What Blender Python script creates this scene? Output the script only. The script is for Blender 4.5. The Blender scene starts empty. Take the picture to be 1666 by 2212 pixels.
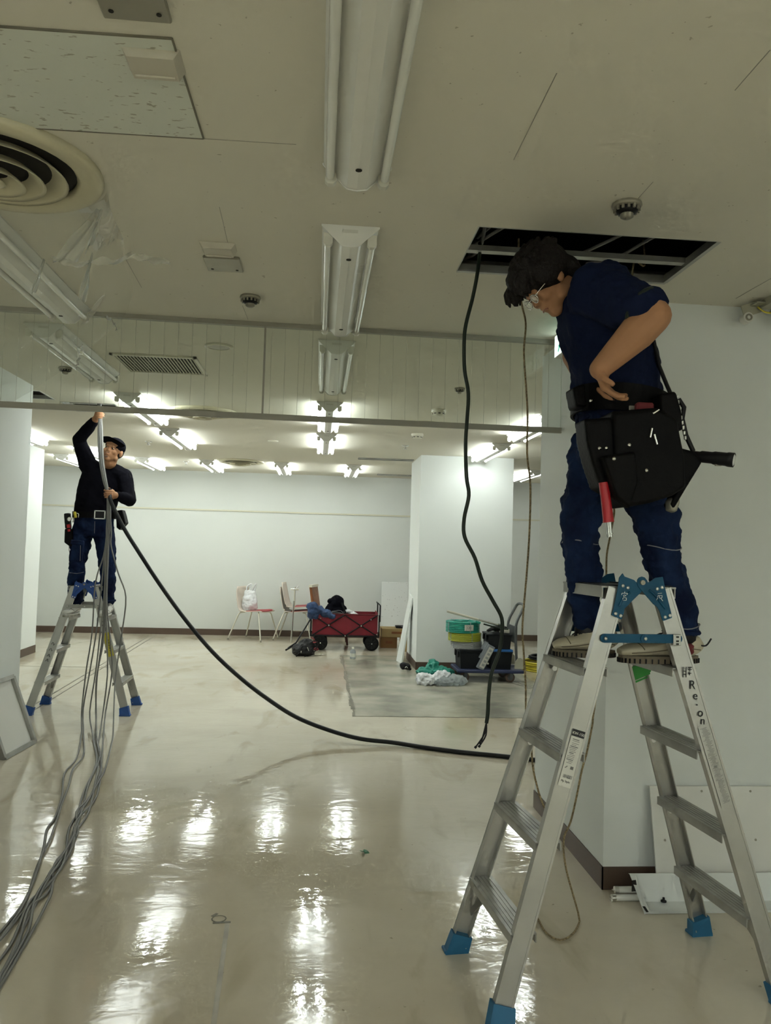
import bpy, bmesh, math, random
from mathutils import Vector as V, Matrix as M
PI = math.pi
S = bpy.context.scene
COL = S.collection
# ------------------------------------------------------------------ camera
H, CEIL = 1.5, 2.679
FPX, YAW, PITCH, ROLL = 1706.26, 0.0845236, 0.0455643, 0.0282256
_f = V((math.sin(YAW)*math.cos(PITCH), math.cos(YAW)*math.cos(PITCH), math.sin(PITCH)))
_r0 = V((math.cos(YAW), -math.sin(YAW), 0)); _u0 = _r0.cross(_f)
_r = _r0*math.cos(ROLL) + _u0*math.sin(ROLL); _u = -_r0*math.sin(ROLL) + _u0*math.cos(ROLL)
cam = bpy.data.objects.new('camera', bpy.data.cameras.new('camera')); COL.objects.link(cam)
cam.data.sensor_fit = 'VERTICAL'; cam.data.sensor_height = 24; cam.data.lens = 24*FPX/2212
cam.data.clip_start = .05
cam.matrix_world = M(((_r.x, _u.x, -_f.x, 0), (_r.y, _u.y, -_f.y, 0), (_r.z, _u.z, -_f.z, H), (0, 0, 0, 1)))
S.camera = cam
# ------------------------------------------------------------------ world, exposure
wd = bpy.data.worlds.new('world'); S.world = wd; wd.use_nodes = True
wd.node_tree.nodes['Background'].inputs[0].default_value = (.5, .52, .5, 1)
wd.node_tree.nodes['Background'].inputs[1].default_value = 0.02
S.view_settings.view_transform = 'Standard'; S.view_settings.look = 'None'
S.view_settings.exposure = 0.80; S.view_settings.gamma = 1.0; S.view_settings.use_curve_mapping = False
LAMP = 20.0            # emission of the lit fluorescent tubes
S.cycles.max_bounces = 8; S.cycles.diffuse_bounces = 4; S.cycles.glossy_bounces = 4; S.cycles.use_adaptive_sampling = True; S.cycles.adaptive_threshold = .1; S.cycles.adaptive_min_samples = 16; S.cycles.transparent_max_bounces = 24
S.cycles.sample_clamp_indirect = 6

# ------------------------------------------------------------------ measuring helpers (pixel of the photo -> point of the room)
def _ray(x, y): return _r*((x-833)/FPX) - _u*((y-1106)/FPX) + _f
def at(x, y, Y):
    d = _ray(x, y); p = d*(Y/d.y); return V((p.x, p.y, p.z+H))
def fl(x, y, z=0.0):
    d = _ray(x, y); p = d*((z-H)/d.z); return V((p.x, p.y, z))
# ------------------------------------------------------------------ materials
def mat(name, col, rough=.5, metal=0, spec=.5, bump=0, bscale=40, var=0, vscale=6, col2=None, emit=0, coat=0):
    m = bpy.data.materials.new(name); m.use_nodes = True
    nt = m.node_tree; b = nt.nodes['Principled BSDF']
    b.inputs['Base Color'].default_value = (*col, 1); b.inputs['Roughness'].default_value = rough
    b.inputs['Metallic'].default_value = metal; b.inputs['Specular IOR Level'].default_value = spec
    if coat: b.inputs['Coat Weight'].default_value = coat
    if emit:
        b.inputs['Emission Color'].default_value = (*col, 1); b.inputs['Emission Strength'].default_value = emit
    if bump or var:
        tc = nt.nodes.new('ShaderNodeTexCoord')
        if var:
            n = nt.nodes.new('ShaderNodeTexNoise'); n.inputs['Scale'].default_value = vscale; n.inputs['Detail'].default_value = 5
            nt.links.new(tc.outputs['Object'], n.inputs['Vector'])
            r = nt.nodes.new('ShaderNodeValToRGB'); r.color_ramp.elements[0].position = .35; r.color_ramp.elements[1].position = .65
            c2 = col2 or tuple(c*(1-var) for c in col)
            r.color_ramp.elements[0].color = (*c2, 1); r.color_ramp.elements[1].color = (*col, 1)
            nt.links.new(n.outputs[0], r.inputs[0]); nt.links.new(r.outputs[0], b.inputs['Base Color'])
        if bump:
            n = nt.nodes.new('ShaderNodeTexNoise'); n.inputs['Scale'].default_value = bscale; n.inputs['Detail'].default_value = 4
            nt.links.new(tc.outputs['Object'], n.inputs['Vector'])
            bp = nt.nodes.new('ShaderNodeBump'); bp.inputs['Strength'].default_value = bump; bp.inputs['Distance'].default_value = .01
            nt.links.new(n.outputs[0], bp.inputs['Height']); nt.links.new(bp.outputs[0], b.inputs['Normal'])
    return m
def clear(name, tint=(.95, .97, .95), refl=.5, rough=.05, haze=0, hazecol=(.8, .8, .75), bump=0, bscale=8):
    m = bpy.data.materials.new(name); m.use_nodes = True; nt = m.node_tree; nt.nodes.clear()
    o = nt.nodes.new('ShaderNodeOutputMaterial'); t = nt.nodes.new('ShaderNodeBsdfTransparent'); t.inputs[0].default_value = (*tint, 1)
    g = nt.nodes.new('ShaderNodeBsdfGlossy'); g.inputs['Roughness'].default_value = rough
    fr = nt.nodes.new('ShaderNodeFresnel'); fr.inputs[0].default_value = 1.45
    mu = nt.nodes.new('ShaderNodeMath'); mu.operation = 'MULTIPLY'; mu.inputs[1].default_value = refl
    nt.links.new(fr.outputs[0], mu.inputs[0])
    mx = nt.nodes.new('ShaderNodeMixShader'); nt.links.new(mu.outputs[0], mx.inputs[0]); nt.links.new(t.outputs[0], mx.inputs[1]); nt.links.new(g.outputs[0], mx.inputs[2])
    last = mx
    if haze:
        d = nt.nodes.new('ShaderNodeBsdfDiffuse'); d.inputs[0].default_value = (*hazecol, 1)
        tl = nt.nodes.new('ShaderNodeBsdfTranslucent'); tl.inputs[0].default_value = (*hazecol, 1)
        ad = nt.nodes.new('ShaderNodeMixShader'); nt.links.new(d.outputs[0], ad.inputs[1]); nt.links.new(tl.outputs[0], ad.inputs[2])
        m2 = nt.nodes.new('ShaderNodeMixShader'); m2.inputs[0].default_value = haze
        nt.links.new(mx.outputs[0], m2.inputs[1]); nt.links.new(ad.outputs[0], m2.inputs[2]); last = m2
    if bump:
        tc = nt.nodes.new('ShaderNodeTexCoord'); n = nt.nodes.new('ShaderNodeTexNoise'); n.inputs['Scale'].default_value = bscale; n.inputs['Detail'].default_value = 5
        nt.links.new(tc.outputs['Object'], n.inputs['Vector'])
        bp = nt.nodes.new('ShaderNodeBump'); bp.inputs['Strength'].default_value = bump; bp.inputs['Distance'].default_value = .05
        nt.links.new(n.outputs[0], bp.inputs['Height']); nt.links.new(bp.outputs[0], g.inputs['Normal'])
    nt.links.new(last.outputs[0], o.inputs[0]); return m

def floor_mat():
    m = mat('waxed_vinyl', (.60, .555, .44), .2, spec=.5); nt = m.node_tree; b = nt.nodes['Principled BSDF']; L = nt.links
    tc = nt.nodes.new('ShaderNodeTexCoord')
    def noise(sc, det=5, st=(1, 1, 1), dist=0):
        mp = nt.nodes.new('ShaderNodeMapping'); mp.inputs['Scale'].default_value = st; L.new(tc.outputs['Object'], mp.inputs[0])
        n = nt.nodes.new('ShaderNodeTexNoise'); n.inputs['Scale'].default_value = sc; n.inputs['Detail'].default_value = det; n.inputs['Distortion'].default_value = dist
        L.new(mp.outputs[0], n.inputs['Vector']); return n
    def ramp(src, a, bb, ca, cb):
        r = nt.nodes.new('ShaderNodeValToRGB'); e = r.color_ramp.elements; e[0].position = a; e[1].position = bb; e[0].color = ca; e[1].color = cb
        L.new(src, r.inputs[0]); return r
    def mix(mode, fac, a, bb):
        x = nt.nodes.new('ShaderNodeMix'); x.data_type = 'RGBA'; x.blend_type = mode
        if isinstance(fac, float): x.inputs[0].default_value = fac
        else: L.new(fac, x.inputs[0])
        L.new(a, x.inputs[6]); L.new(bb, x.inputs[7]); return x.outputs[2]
    base = ramp(noise(.9, 6, (1, 1, 1), .4).outputs[0], .36, .66, (.53, .475, .365, 1), (.65, .60, .485, 1))
    wear = ramp(noise(2.3, 8, (1.6, .6, 1), .8).outputs[0], .56, .70, (1, 1, 1, 1), (.80, .78, .72, 1))
    c = mix('MULTIPLY', 1.0, base.outputs[0], wear.outputs[0])
    spk = ramp(noise(26, 2).outputs[0], .22, .27, (.45, .42, .36, 1), (1, 1, 1, 1))
    c = mix('MULTIPLY', .8, c, spk.outputs[0])
    L.new(c, b.inputs['Base Color'])
    rr = nt.nodes.new('ShaderNodeMapRange'); L.new(noise(1.5, 6, (1, 1, 1), .6).outputs[0], rr.inputs[0])
    rr.inputs[1].default_value = .35; rr.inputs[2].default_value = .7; rr.inputs[3].default_value = .03; rr.inputs[4].default_value = .16
    L.new(rr.outputs[0], b.inputs['Roughness'])
    b1 = nt.nodes.new('ShaderNodeBump'); b1.inputs['Strength'].default_value = .16; b1.inputs['Distance'].default_value = .012
    L.new(noise(5.0, 3, (.8, 1.5, 1), .5).outputs[0], b1.inputs['Height'])
    b2 = nt.nodes.new('ShaderNodeBump'); b2.inputs['Strength'].default_value = .16; b2.inputs['Distance'].default_value = .003
    L.new(noise(22, 3).outputs[0], b2.inputs['Height']); L.new(b1.outputs[0], b2.inputs['Normal']); L.new(b2.outputs[0], b.inputs['Normal'])
    return m

def speckle(name, col, dark, scale, lo, hi, stretch=(1, 1, 1), rough=.85):
    m = mat(name, col, rough, spec=.2); nt = m.node_tree; b = nt.nodes['Principled BSDF']; L = nt.links
    tc = nt.nodes.new('ShaderNodeTexCoord'); mp = nt.nodes.new('ShaderNodeMapping'); mp.inputs['Scale'].default_value = stretch; L.new(tc.outputs['Object'], mp.inputs[0])
    n = nt.nodes.new('ShaderNodeTexNoise'); n.inputs['Scale'].default_value = scale; n.inputs['Detail'].default_value = 2; L.new(mp.outputs[0], n.inputs['Vector'])
    r = nt.nodes.new('ShaderNodeValToRGB'); e = r.color_ramp.elements; e[0].position = lo; e[1].position = hi; e[0].color = (*dark, 1); e[1].color = (*col, 1)
    L.new(n.outputs[0], r.inputs[0]); L.new(r.outputs[0], b.inputs['Base Color']); return m

WALL = (.665, .69, .66)
MT = dict(
    wall=mat('cream_wall', WALL, .8, spec=.25, var=.03, vscale=1.2, bump=.03, bscale=120),
    wallwhite=mat('white_wall', (.775, .81, .785), .75, spec=.25, var=.02, vscale=1),
    ceil=speckle('painted_ceiling', (.72, .697, .60), (.45, .42, .34), 45, .235, .265, (1, 1, 1)),
    tile=speckle('fissured_board', (.70, .73, .66), (.42, .41, .34), 85, .31, .355, (.4, 1, 1)),
    board=speckle('speckled_board', (.74, .76, .74), (.25, .25, .22), 45, .27, .31, (1, 1, 1)),
    plain=mat('plain_board', (.77, .775, .73), .8, var=.04, vscale=3),
    brown=mat('brown_baseboard', (.085, .055, .038), .45),
    trim=mat('grey_trim', (.33, .32, .27), .5), railtrim=mat('cream_rail', (.60, .585, .46), .6),
    groove=mat('floor_groove', (.22, .205, .155), .6, var=.4, vscale=8),
    floor=floor_mat(),
    patch=mat('worn_concrete', (.46, .44, .35), .25, var=1, vscale=2.0, col2=(.20, .195, .15), bump=.1, bscale=6),
    whitecool=mat('white_enamel_new', (.72, .755, .74), .4), white=mat('white_enamel', (.74, .74, .69), .35), whitehaze=mat('white_enamel_old', (.66, .655, .57), .4),
    glasstube=mat('lamp_glass_off', (.78, .79, .74), .12, coat=.5), lit=mat('lamp_glass_lit', (.94, 1, .985), .3, emit=LAMP),
    metalcap=mat('lamp_cap', (.6, .6, .56), .3, metal=1), hole=mat('dark_hole', (.02, .018, .015), .9),  # hole: near-black colour, mostly standing in for shade inside openings
    dark=mat('plenum_dark', (.035, .035, .035), .95), steel=mat('galvanised', (.5, .5, .47), .4, metal=.8, var=.2, vscale=10),
    cream=mat('cream_metal', (.60, .565, .40), .45), black=mat('black_plastic', (.009, .009, .010), .45, spec=.25),
    boxcream=mat('yellowed_plastic', (.56, .53, .44), .5), grey=mat('grey_plate', (.30, .285, .23), .4, metal=.4), offwhite=mat('offwhite_plastic', (.68, .66, .54), .45),
    alu=mat('ladder_aluminium', (.47, .468, .44), .36, metal=.85, var=.12, vscale=5, bump=.05, bscale=60),
    aludark=mat('ladder_tread', (.40, .40, .37), .45, metal=.7, var=.25, vscale=9),
    blue=mat('blue_paint', (.007, .078, .155), .45, spec=.25, var=.15, vscale=12), bluefoot2=mat('bright_blue_rubber', (.012, .07, .27), .55), bluefoot=mat('blue_rubber', (.015, .12, .24), .55),
    blue2=mat('bright_blue_paint', (.012, .07, .30), .35), rivet=mat('rivet', (.72, .72, .70), .35, metal=.6),
    ink=mat('marker_ink', (.02, .02, .022), .6), inkw=mat('white_marker', (.75, .75, .72), .6), print=mat('grey_print', (.18, .18, .17), .6),
    sticker=mat('white_sticker', (.62, .62, .56), .5), yellow=mat('yellow_sticker', (.55, .47, .04), .5), green=mat('green_tape', (.02, .26, .03), .45),
    skin=mat('skin', (.40, .205, .105), .6, spec=.25, var=.08, vscale=14), lip=mat('lips', (.33, .13, .09), .5), hair=mat('black_hair', (.010, .0075, .006), .6, spec=.2, bump=.6, bscale=90),
    beard=mat('stubble', (.16, .09, .06), .8), eyew=mat('eye_white', (.42, .38, .33), .5), eyed=mat('eye_dark', (.015, .01, .008), .2),
    knit=mat('black_knit', (.005, .005, .008), .95, spec=.06, bump=.2, bscale=300), navy=mat('navy_shirt', (.007, .012, .036), .9, spec=.08, bump=.2, bscale=60),
    denim=mat('dark_denim', (.011, .025, .072), .85, spec=.12, var=1, vscale=7, col2=(.004, .008, .028), bump=.6, bscale=30),
    stitch=mat('pale_stitch', (.22, .22, .24), .8), leather=mat('black_leather', (.0032, .003, .003), .55, spec=.10, bump=.15, bscale=70),
    chrome=mat('chrome', (.75, .75, .73), .15, metal=1), red=mat('red_plastic', (.42, .012, .02), .4), burg=mat('burgundy_cloth', (.13, .012, .016), .8),
    shoe=mat('beige_leather', (.50, .46, .34), .6, var=.15, vscale=15), sole=mat('dark_gum_sole', (.14, .115, .075), .7), shoew=mat('white_canvas', (.66, .66, .62), .7),
    cable=mat('grey_cable_jacket', (.22, .22, .21), .55, spec=.3), blackcable=mat('black_cable_jacket', (.010, .011, .012), .45, spec=.3), olive=mat('dark_green_jacket', (.012, .020, .013), .45, spec=.3),
    rope=mat('tan_rope', (.43, .335, .18), .85, var=.6, vscale=130, bump=.8, bscale=200),
    redcanvas=mat('red_canvas', (.22, .010, .022), .7, var=.2, vscale=6, bump=.3, bscale=14), wheel=mat('black_rubber', (.008, .008, .008), .7, spec=.2),
    denimj=mat('blue_denim_jacket', (.04, .085, .20), .85, var=1, vscale=12, col2=(.015, .03, .08), bump=.6, bscale=25),
    bag=mat('white_film', (.72, .74, .76), .35, bump=.8, bscale=22), teal=mat('teal_sheet', (.012, .23, .17), .5, bump=.6, bscale=14),
    seatred=mat('red_pad', (.33, .045, .05), .6), seatwhite=mat('cream_shell', (.66, .58, .50), .4), legwhite=mat('cream_steel', (.62, .60, .50), .4, metal=.3),
    wood=mat('orange_wood', (.28, .095, .025), .4, var=.35, vscale=12), darkwood=mat('dark_red_wood', (.07, .014, .010), .4),
    carton=mat('cardboard', (.40, .29, .13), .85, var=.1, vscale=5), carton2=mat('brown_cardboard', (.25, .13, .05), .85),
    coilg=mat('green_wire', (.012, .27, .20), .4), coily=mat('yellow_green_wire', (.40, .42, .04), .4), coilgr=mat('grey_wire', (.34, .35, .345), .4),
    coilyel=mat('yellow_wire', (.60, .50, .03), .45), crate=mat('black_crate', (.010, .012, .014), .5, spec=.22), lidblue=mat('blue_lid', (.010, .11, .36), .45),
    deck=mat('navy_deck', (.02, .03, .085), .5), gunmetal=mat('grey_painted_steel', (.10, .108, .11), .45, metal=.3), caster=mat('caster_tyre', (.10, .065, .05), .6),
    fit=mat('cream_steel_bracket', (.42, .41, .32), .5), scrap=mat('green_scrap', (.03, .20, .09), .5),
    signw=mat('sign_white', (.80, 1, .90), .4, emit=.9), signg=mat('sign_green', (.0, .28, .17), .4, emit=.6), signbox=mat('sign_box', (.7, .7, .66), .4),
    glass=clear('wired_glass', (.955, .975, .955), .55, .03), film=clear('vinyl_film', (.96, .97, .96), .5, .05, .11, (.72, .72, .65), .15, 3), film2=clear('vinyl_fold_highlight', (.95, .96, .95), 1.3, .1, .30, (.80, .80, .74), .3, 9),  # film2: paler haze puts the highlights of the folds into the colour
    clearplastic=clear('clear_plastic', (.88, .91, .92), .8, .15, .42, (.72, .77, .80), .4, 20), bagclear=clear('translucent_bag', (.84, .89, .90), .9, .25, .50, (.74, .79, .80), .6, 12),
    wire=mat('glass_wire', (.42, .42, .36), .5), lens=mat('flashlight_lens', (.7, .72, .72), .1, coat=1), orange=mat('orange_plastic', (.55, .16, .02), .5),
)
# ------------------------------------------------------------------ mesh builder
def frame(d, hint=V((0, 0, 1))):
    d = d.normalized()
    if abs(d.dot(hint.normalized())) > .98: hint = V((1, 0, 0)) if abs(d.x) < .9 else V((0, 1, 0))
    a = hint.cross(d).normalized(); return a, d.cross(a)
class MB:
    def __init__(s): s.v = []; s.f = []; s.sm = []
    def add(s, vs, fs, smooth=False):
        n = len(s.v); s.v += [V(p) for p in vs]; s.f += [[n+i for i in f] for f in fs]; s.sm += [smooth]*len(fs); return s
    def box(s, c, size, R=None, bev=0, seg=1):
        hx, hy, hz = (x/2 for x in size); c = V(c); R = R or M.Identity(3)
        if not bev:
            vs = [c+R@V((x, y, z)) for z in (-hz, hz) for x, y in ((-hx, -hy), (hx, -hy), (hx, hy), (-hx, hy))]
            return s.add(vs, [(3, 2, 1, 0), (4, 5, 6, 7), (0, 1, 5, 4), (1, 2, 6, 5), (2, 3, 7, 6), (3, 0, 4, 7)])
        bm = bmesh.new(); bmesh.ops.create_cube(bm, size=1)
        for v in bm.verts: v.co = V((v.co.x*size[0], v.co.y*size[1], v.co.z*size[2]))
        bmesh.ops.bevel(bm, geom=bm.edges[:], offset=bev, segments=seg, affect='EDGES', profile=.5)
        for i, v in enumerate(bm.verts): v.index = i
        s.add([c+R@v.co for v in bm.verts], [[v.index for v in f.verts] for f in bm.faces], seg > 1); bm.free(); return s
    def span(s, a, b): a = V(a); b = V(b); return s.box((a+b)/2, [abs(x) for x in (b-a)])
    def bar(s, a, b, w, h, up=V((0, 0, 1))):
        a = V(a); b = V(b); x, y = frame(b-a, up); L = (b-a).length
        return s.box((a+b)/2, (w, h, L), M((x, y, (b-a).normalized())).transposed())
    def tube(s, pts, r, n=8, caps=True):
        pts = [V(p) for p in pts]; rs = r if isinstance(r, (list, tuple)) else [r]*len(pts)
        rings = []; a = None
        for i, p in enumerate(pts):
            t = (pts[min(i+1, len(pts)-1)]-pts[max(i-1, 0)]).normalized()
            if a is None: a, b = frame(t)
            else:
                a = (a-t*a.dot(t)).normalized(); b = t.cross(a)
            rings.append([p+(a*math.cos(2*PI*k/n)+b*math.sin(2*PI*k/n))*rs[i] for k in range(n)])
        vs = [q for g in rings for q in g]
        fs = [(i*n+k, i*n+(k+1) % n, (i+1)*n+(k+1) % n, (i+1)*n+k) for i in range(len(pts)-1) for k in range(n)]
        s.add(vs, fs, True)
        if caps: s.add(rings[0], [tuple(range(n-1, -1, -1))]); s.add(rings[-1], [tuple(range(n))])
        return s
    def loft(s, secs, n=20, side=V((1, 0, 0))):
        """secs: (centre, rx, ry); rx along `side`, closed hull"""
        cs = [V(q[0]) for q in secs]; rings = []
        for i, (c, rx, ry) in enumerate(secs):
            t = (cs[min(i+1, len(cs)-1)]-cs[max(i-1, 0)]).normalized(); x = (side-t*side.dot(t)).normalized(); y = t.cross(x)
            rings.append([V(c)+x*(rx*math.cos(2*PI*k/n))+y*(ry*math.sin(2*PI*k/n)) for k in range(n)])
        vs = [q for g in rings for q in g]
        fs = [(i*n+k, i*n+(k+1) % n, (i+1)*n+(k+1) % n, (i+1)*n+k) for i in range(len(secs)-1) for k in range(n)]
        fs += [tuple(range(n-1, -1, -1)), tuple(range((len(secs)-1)*n, len(secs)*n))]
        return s.add(vs, fs, True)
    def ell(s, c, r, R=None, n=14, m=9):
        c = V(c); R = R or M.Identity(3); r = (r, r, r) if not hasattr(r, '__len__') else r
        vs = [c+R@V((0, 0, -r[2]))]
        for j in range(1, m):
            t = -PI/2+PI*j/m
            for k in range(n): vs.append(c+R@V((r[0]*math.cos(t)*math.cos(2*PI*k/n), r[1]*math.cos(t)*math.sin(2*PI*k/n), r[2]*math.sin(t))))
        vs.append(c+R@V((0, 0, r[2]))); e = len(vs)-1
        fs = [(0, 1+(k+1) % n, 1+k) for k in range(n)]
        for j in range(m-2):
            for k in range(n): a = 1+j*n; fs.append((a+k, a+(k+1) % n, a+n+(k+1) % n, a+n+k))
        a = 1+(m-2)*n; fs += [(e, a+k, a+(k+1) % n) for k in range(n)]
        return s.add(vs, fs, True)
    def cap(s, pts, rs, n=12):
        """limb: tapering tube with round joints (for remeshed bodies)"""
        for p, r in zip(pts, rs): s.ell(p, r, n=n, m=8)
        for i in range(len(pts)-1):
            a, b = V(pts[i]), V(pts[i+1]); s.tube([a, b], [rs[i], rs[i+1]], n)
        return s
    def lathe(s, prof, c=(0, 0, 0), n=24, R=None, smooth=True):
        c = V(c); R = R or M.Identity(3); vs = []; fs = []
        for (r, z) in prof: vs += [c+R@V((r*math.cos(2*PI*k/n), r*math.sin(2*PI*k/n), z)) for k in range(n)]
        for i in range(len(prof)-1): fs += [(i*n+k, i*n+(k+1) % n, (i+1)*n+(k+1) % n, (i+1)*n+k) for k in range(n)]
        return s.add(vs, fs, smooth)
    def disc(s, c, r, d, n=16, th=.002):
        d = V(d).normalized(); return s.tube([V(c), V(c)+d*th], r, n)
    def prism(s, poly, origin, ax, ay, th):
        """polygon in plane (ax, ay) extruded by th along ax x ay"""
        o = V(origin); ax = V(ax); ay = V(ay); nn = ax.cross(ay).normalized()*th; n = len(poly)
        vs = [o+ax*p[0]+ay*p[1] for p in poly]; vs += [v+nn for v in vs]
        fs = [tuple(range(n-1, -1, -1)), tuple(range(n, 2*n))]+[(i, (i+1) % n, n+(i+1) % n, n+i) for i in range(n)]
        return s.add(vs, fs)
    def grid(s, P, nu, nv):
        vs = [P(i/nu, j/nv) for j in range(nv+1) for i in range(nu+1)]; w = nu+1
        return s.add(vs, [(j*w+i, j*w+i+1, (j+1)*w+i+1, (j+1)*w+i) for j in range(nv) for i in range(nu)], True)
    def build(s, name, m, parent=None, world=True):
        me = bpy.data.meshes.new(name); off = V((0, 0, 0))
        if parent is not None and world: off = wloc(parent)
        me.from_pydata([v-off for v in s.v], [], s.f); me.polygons.foreach_set('use_smooth', s.sm)
        me.materials.append(MT[m] if isinstance(m, str) else m); me.update()
        o = bpy.data.objects.new(name, me); COL.objects.link(o)
        if parent is not None: o.parent = parent
        return o
def wloc(o):
    p = V((0, 0, 0))
    while o is not None: p = p+o.location; o = o.parent
    return p
def tag(o, label=None, cat=None, group=None, kind=None):
    for k, v in (('label', label), ('category', cat), ('group', group), ('kind', kind)):
        if v: o[k] = v
    return o
def thing(name, label, cat, loc=(0, 0, 0), rz=0, group=None):
    o = bpy.data.objects.new(name, None); COL.objects.link(o); o.location = loc; o.rotation_euler = (0, 0, rz)
    o.empty_display_size = .1; return tag(o, label, cat, group)
def struct(o): o['kind'] = 'structure'; return o
def children(o): return [c for c in COL.objects if c.parent == o]
def copy_tree(o, parent=None):
    c = o.copy(); COL.objects.link(c)
    if parent is not None: c.parent = parent
    for ch in children(o): copy_tree(ch, c)
    return c
def bake(o): 
    dg = bpy.context.evaluated_depsgraph_get(); me = bpy.data.meshes.new_from_object(o.evaluated_get(dg)); old = o.data
    o.modifiers.clear(); o.data = me; me.name = o.name
    me.polygons.foreach_set('use_smooth', [True]*len(me.polygons)); return o
TEX = {}
def remesh(o, vox, it=4, disp=0, scale=.1, kind='CLOUDS'):
    m = o.modifiers.new('r', 'REMESH'); m.mode = 'VOXEL'; m.voxel_size = vox
    s = o.modifiers.new('s', 'SMOOTH'); s.iterations = it; s.factor = .5
    if disp:
        k = (kind, scale)
        if k not in TEX:
            TEX[k] = bpy.data.textures.new('wrinkle', kind); TEX[k].noise_scale = scale
        d = o.modifiers.new('d', 'DISPLACE'); d.texture = TEX[k]; d.strength = disp; d.mid_level = .5; d.texture_coords = 'LOCAL'
    return bake(o)
def smooth_path(pts, k=4):
    pts = [V(p) for p in pts]; out = []
    for i in range(len(pts)-1):
        p0 = pts[max(i-1, 0)]; p1 = pts[i]; p2 = pts[i+1]; p3 = pts[min(i+2, len(pts)-1)]
        for j in range(k):
            t = j/k; out.append(.5*((2*p1)+(p2-p0)*t+(2*p0-5*p1+4*p2-p3)*t*t+(3*p1-p0-3*p2+p3)*t**3))
    return out+[pts[-1]]
def text(body, size, o, right, up, m, parent, name, ext=.0003, align='CENTER'):
    cu = bpy.data.curves.new(name, 'FONT'); cu.body = body; cu.size = size; cu.extrude = ext; cu.align_x = align; cu.align_y = 'CENTER'; cu.materials.append(MT[m])
    tmp = bpy.data.objects.new(name, cu); COL.objects.link(tmp); dg = bpy.context.evaluated_depsgraph_get()
    me = bpy.data.meshes.new_from_object(tmp.evaluated_get(dg)); bpy.data.objects.remove(tmp)
    ob = bpy.data.objects.new(name, me); COL.objects.link(ob); right = V(right).normalized(); up = V(up).normalized(); n = right.cross(up)
    ob.parent = parent; p = V(o)
    ob.matrix_local = M(((right.x, up.x, n.x, p.x), (right.y, up.y, n.y, p.y), (right.z, up.z, n.z, p.z), (0, 0, 0, 1)))
    return ob

# ================================================================== STRUCTURE
XL, XR, YB, YF = -5.6, 5.6, -12.0, 13.18
def hole_plane(name, x0, x1, y0, y1, z, holes, m, flip):
    xs = sorted({x0, x1, *[h[i] for h in holes for i in (0, 1)]}); ys = sorted({y0, y1, *[h[i] for h in holes for i in (2, 3)]})
    mb = MB()
    for i in range(len(xs)-1):
        for j in range(len(ys)-1):
            cx, cy = (xs[i]+xs[i+1])/2, (ys[j]+ys[j+1])/2
            if any(h[0] < cx < h[1] and h[2] < cy < h[3] for h in holes): continue
            q = [(xs[i], ys[j], z), (xs[i+1], ys[j], z), (xs[i+1], ys[j+1], z), (xs[i], ys[j+1], z)]
            mb.add(q, [(3, 2, 1, 0) if flip else (0, 1, 2, 3)])
    return struct(mb.build(name, m))
HN = (.549, 1.463, 2.79, 3.25); HA = (-2.75, -2.255, 6.48, 6.85); HB = (-2.25, -1.79, 6.97, 7.43)
hole_plane('ceiling', XL, XR, YB, YF, CEIL, [HN, HA, HB], 'ceil', True)
flo = struct(MB().span((XL, YB, -.1), (XR, YF, 0)).build('floor', 'floor'))
# plenum above the ceiling
pl = MB(); pl.span((XL, YB, 3.25), (XR, YF, 3.3))
struct(pl.build('wall_plenum_slab', 'dark'))
for nm, a, b, mm in (('wall_far', (XL, YF, 0), (XR, YF+.15, 3.25), 'wall'), ('wall_rear', (XL, YB-.15, 0), (XR, YB, 3.25), 'wall'),
                 ('wall_left', (XL-.15, YB, 0), (XL, YF, 3.25), 'wall'), ('wall_right', (XR, YB, 0), (XR+.15, YF, 3.25), 'wall')):
    struct(MB().span(a, b).build(nm, mm))
def pillar(nm, x0, x1, y0, y1, sides, m='wallwhite', mbh=.1):
    struct(MB().span((x0, y0, 0), (x1, y1, CEIL+.002)).build('wall_'+nm, m))
    b = MB(); t = .006
    if 'L' in sides: b.span((x0-t, y0-t, 0), (x0, y1, mbh))
    if 'F' in sides: b.span((x0-t, y0-t, 0), (x1+t, y0, mbh))
    if 'R' in sides: b.span((x1, y0-t, 0), (x1+t, y1, mbh))
    struct(b.build('baseboard_'+nm, 'brown'))
pillar('near_right', 1.322, 4.2, 3.513, 4.637, 'LF', 'wallwhite')
pillar('middle', 1.262, 2.445, 9.80, 10.80, 'LFR')
pillar('near_left', -3.3, -2.232, 4.6, 6.28, 'RF')
pillar('far_left', -5.0, -3.66, 9.6, 10.82, 'RF')
struct(MB().span((XL, YF-.008, 0), (XR, YF, .1)).build('baseboard_far', 'brown'))
struct(MB().span((XL, YF-.012, 2.03), (XR, YF, 2.055)).build('trim_1', 'railtrim'))
struct(MB().span((-3.76, YF-.003, 2.40), (-3.755, YF, 2.64)).build('trim_2', 'trim'))
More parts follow.
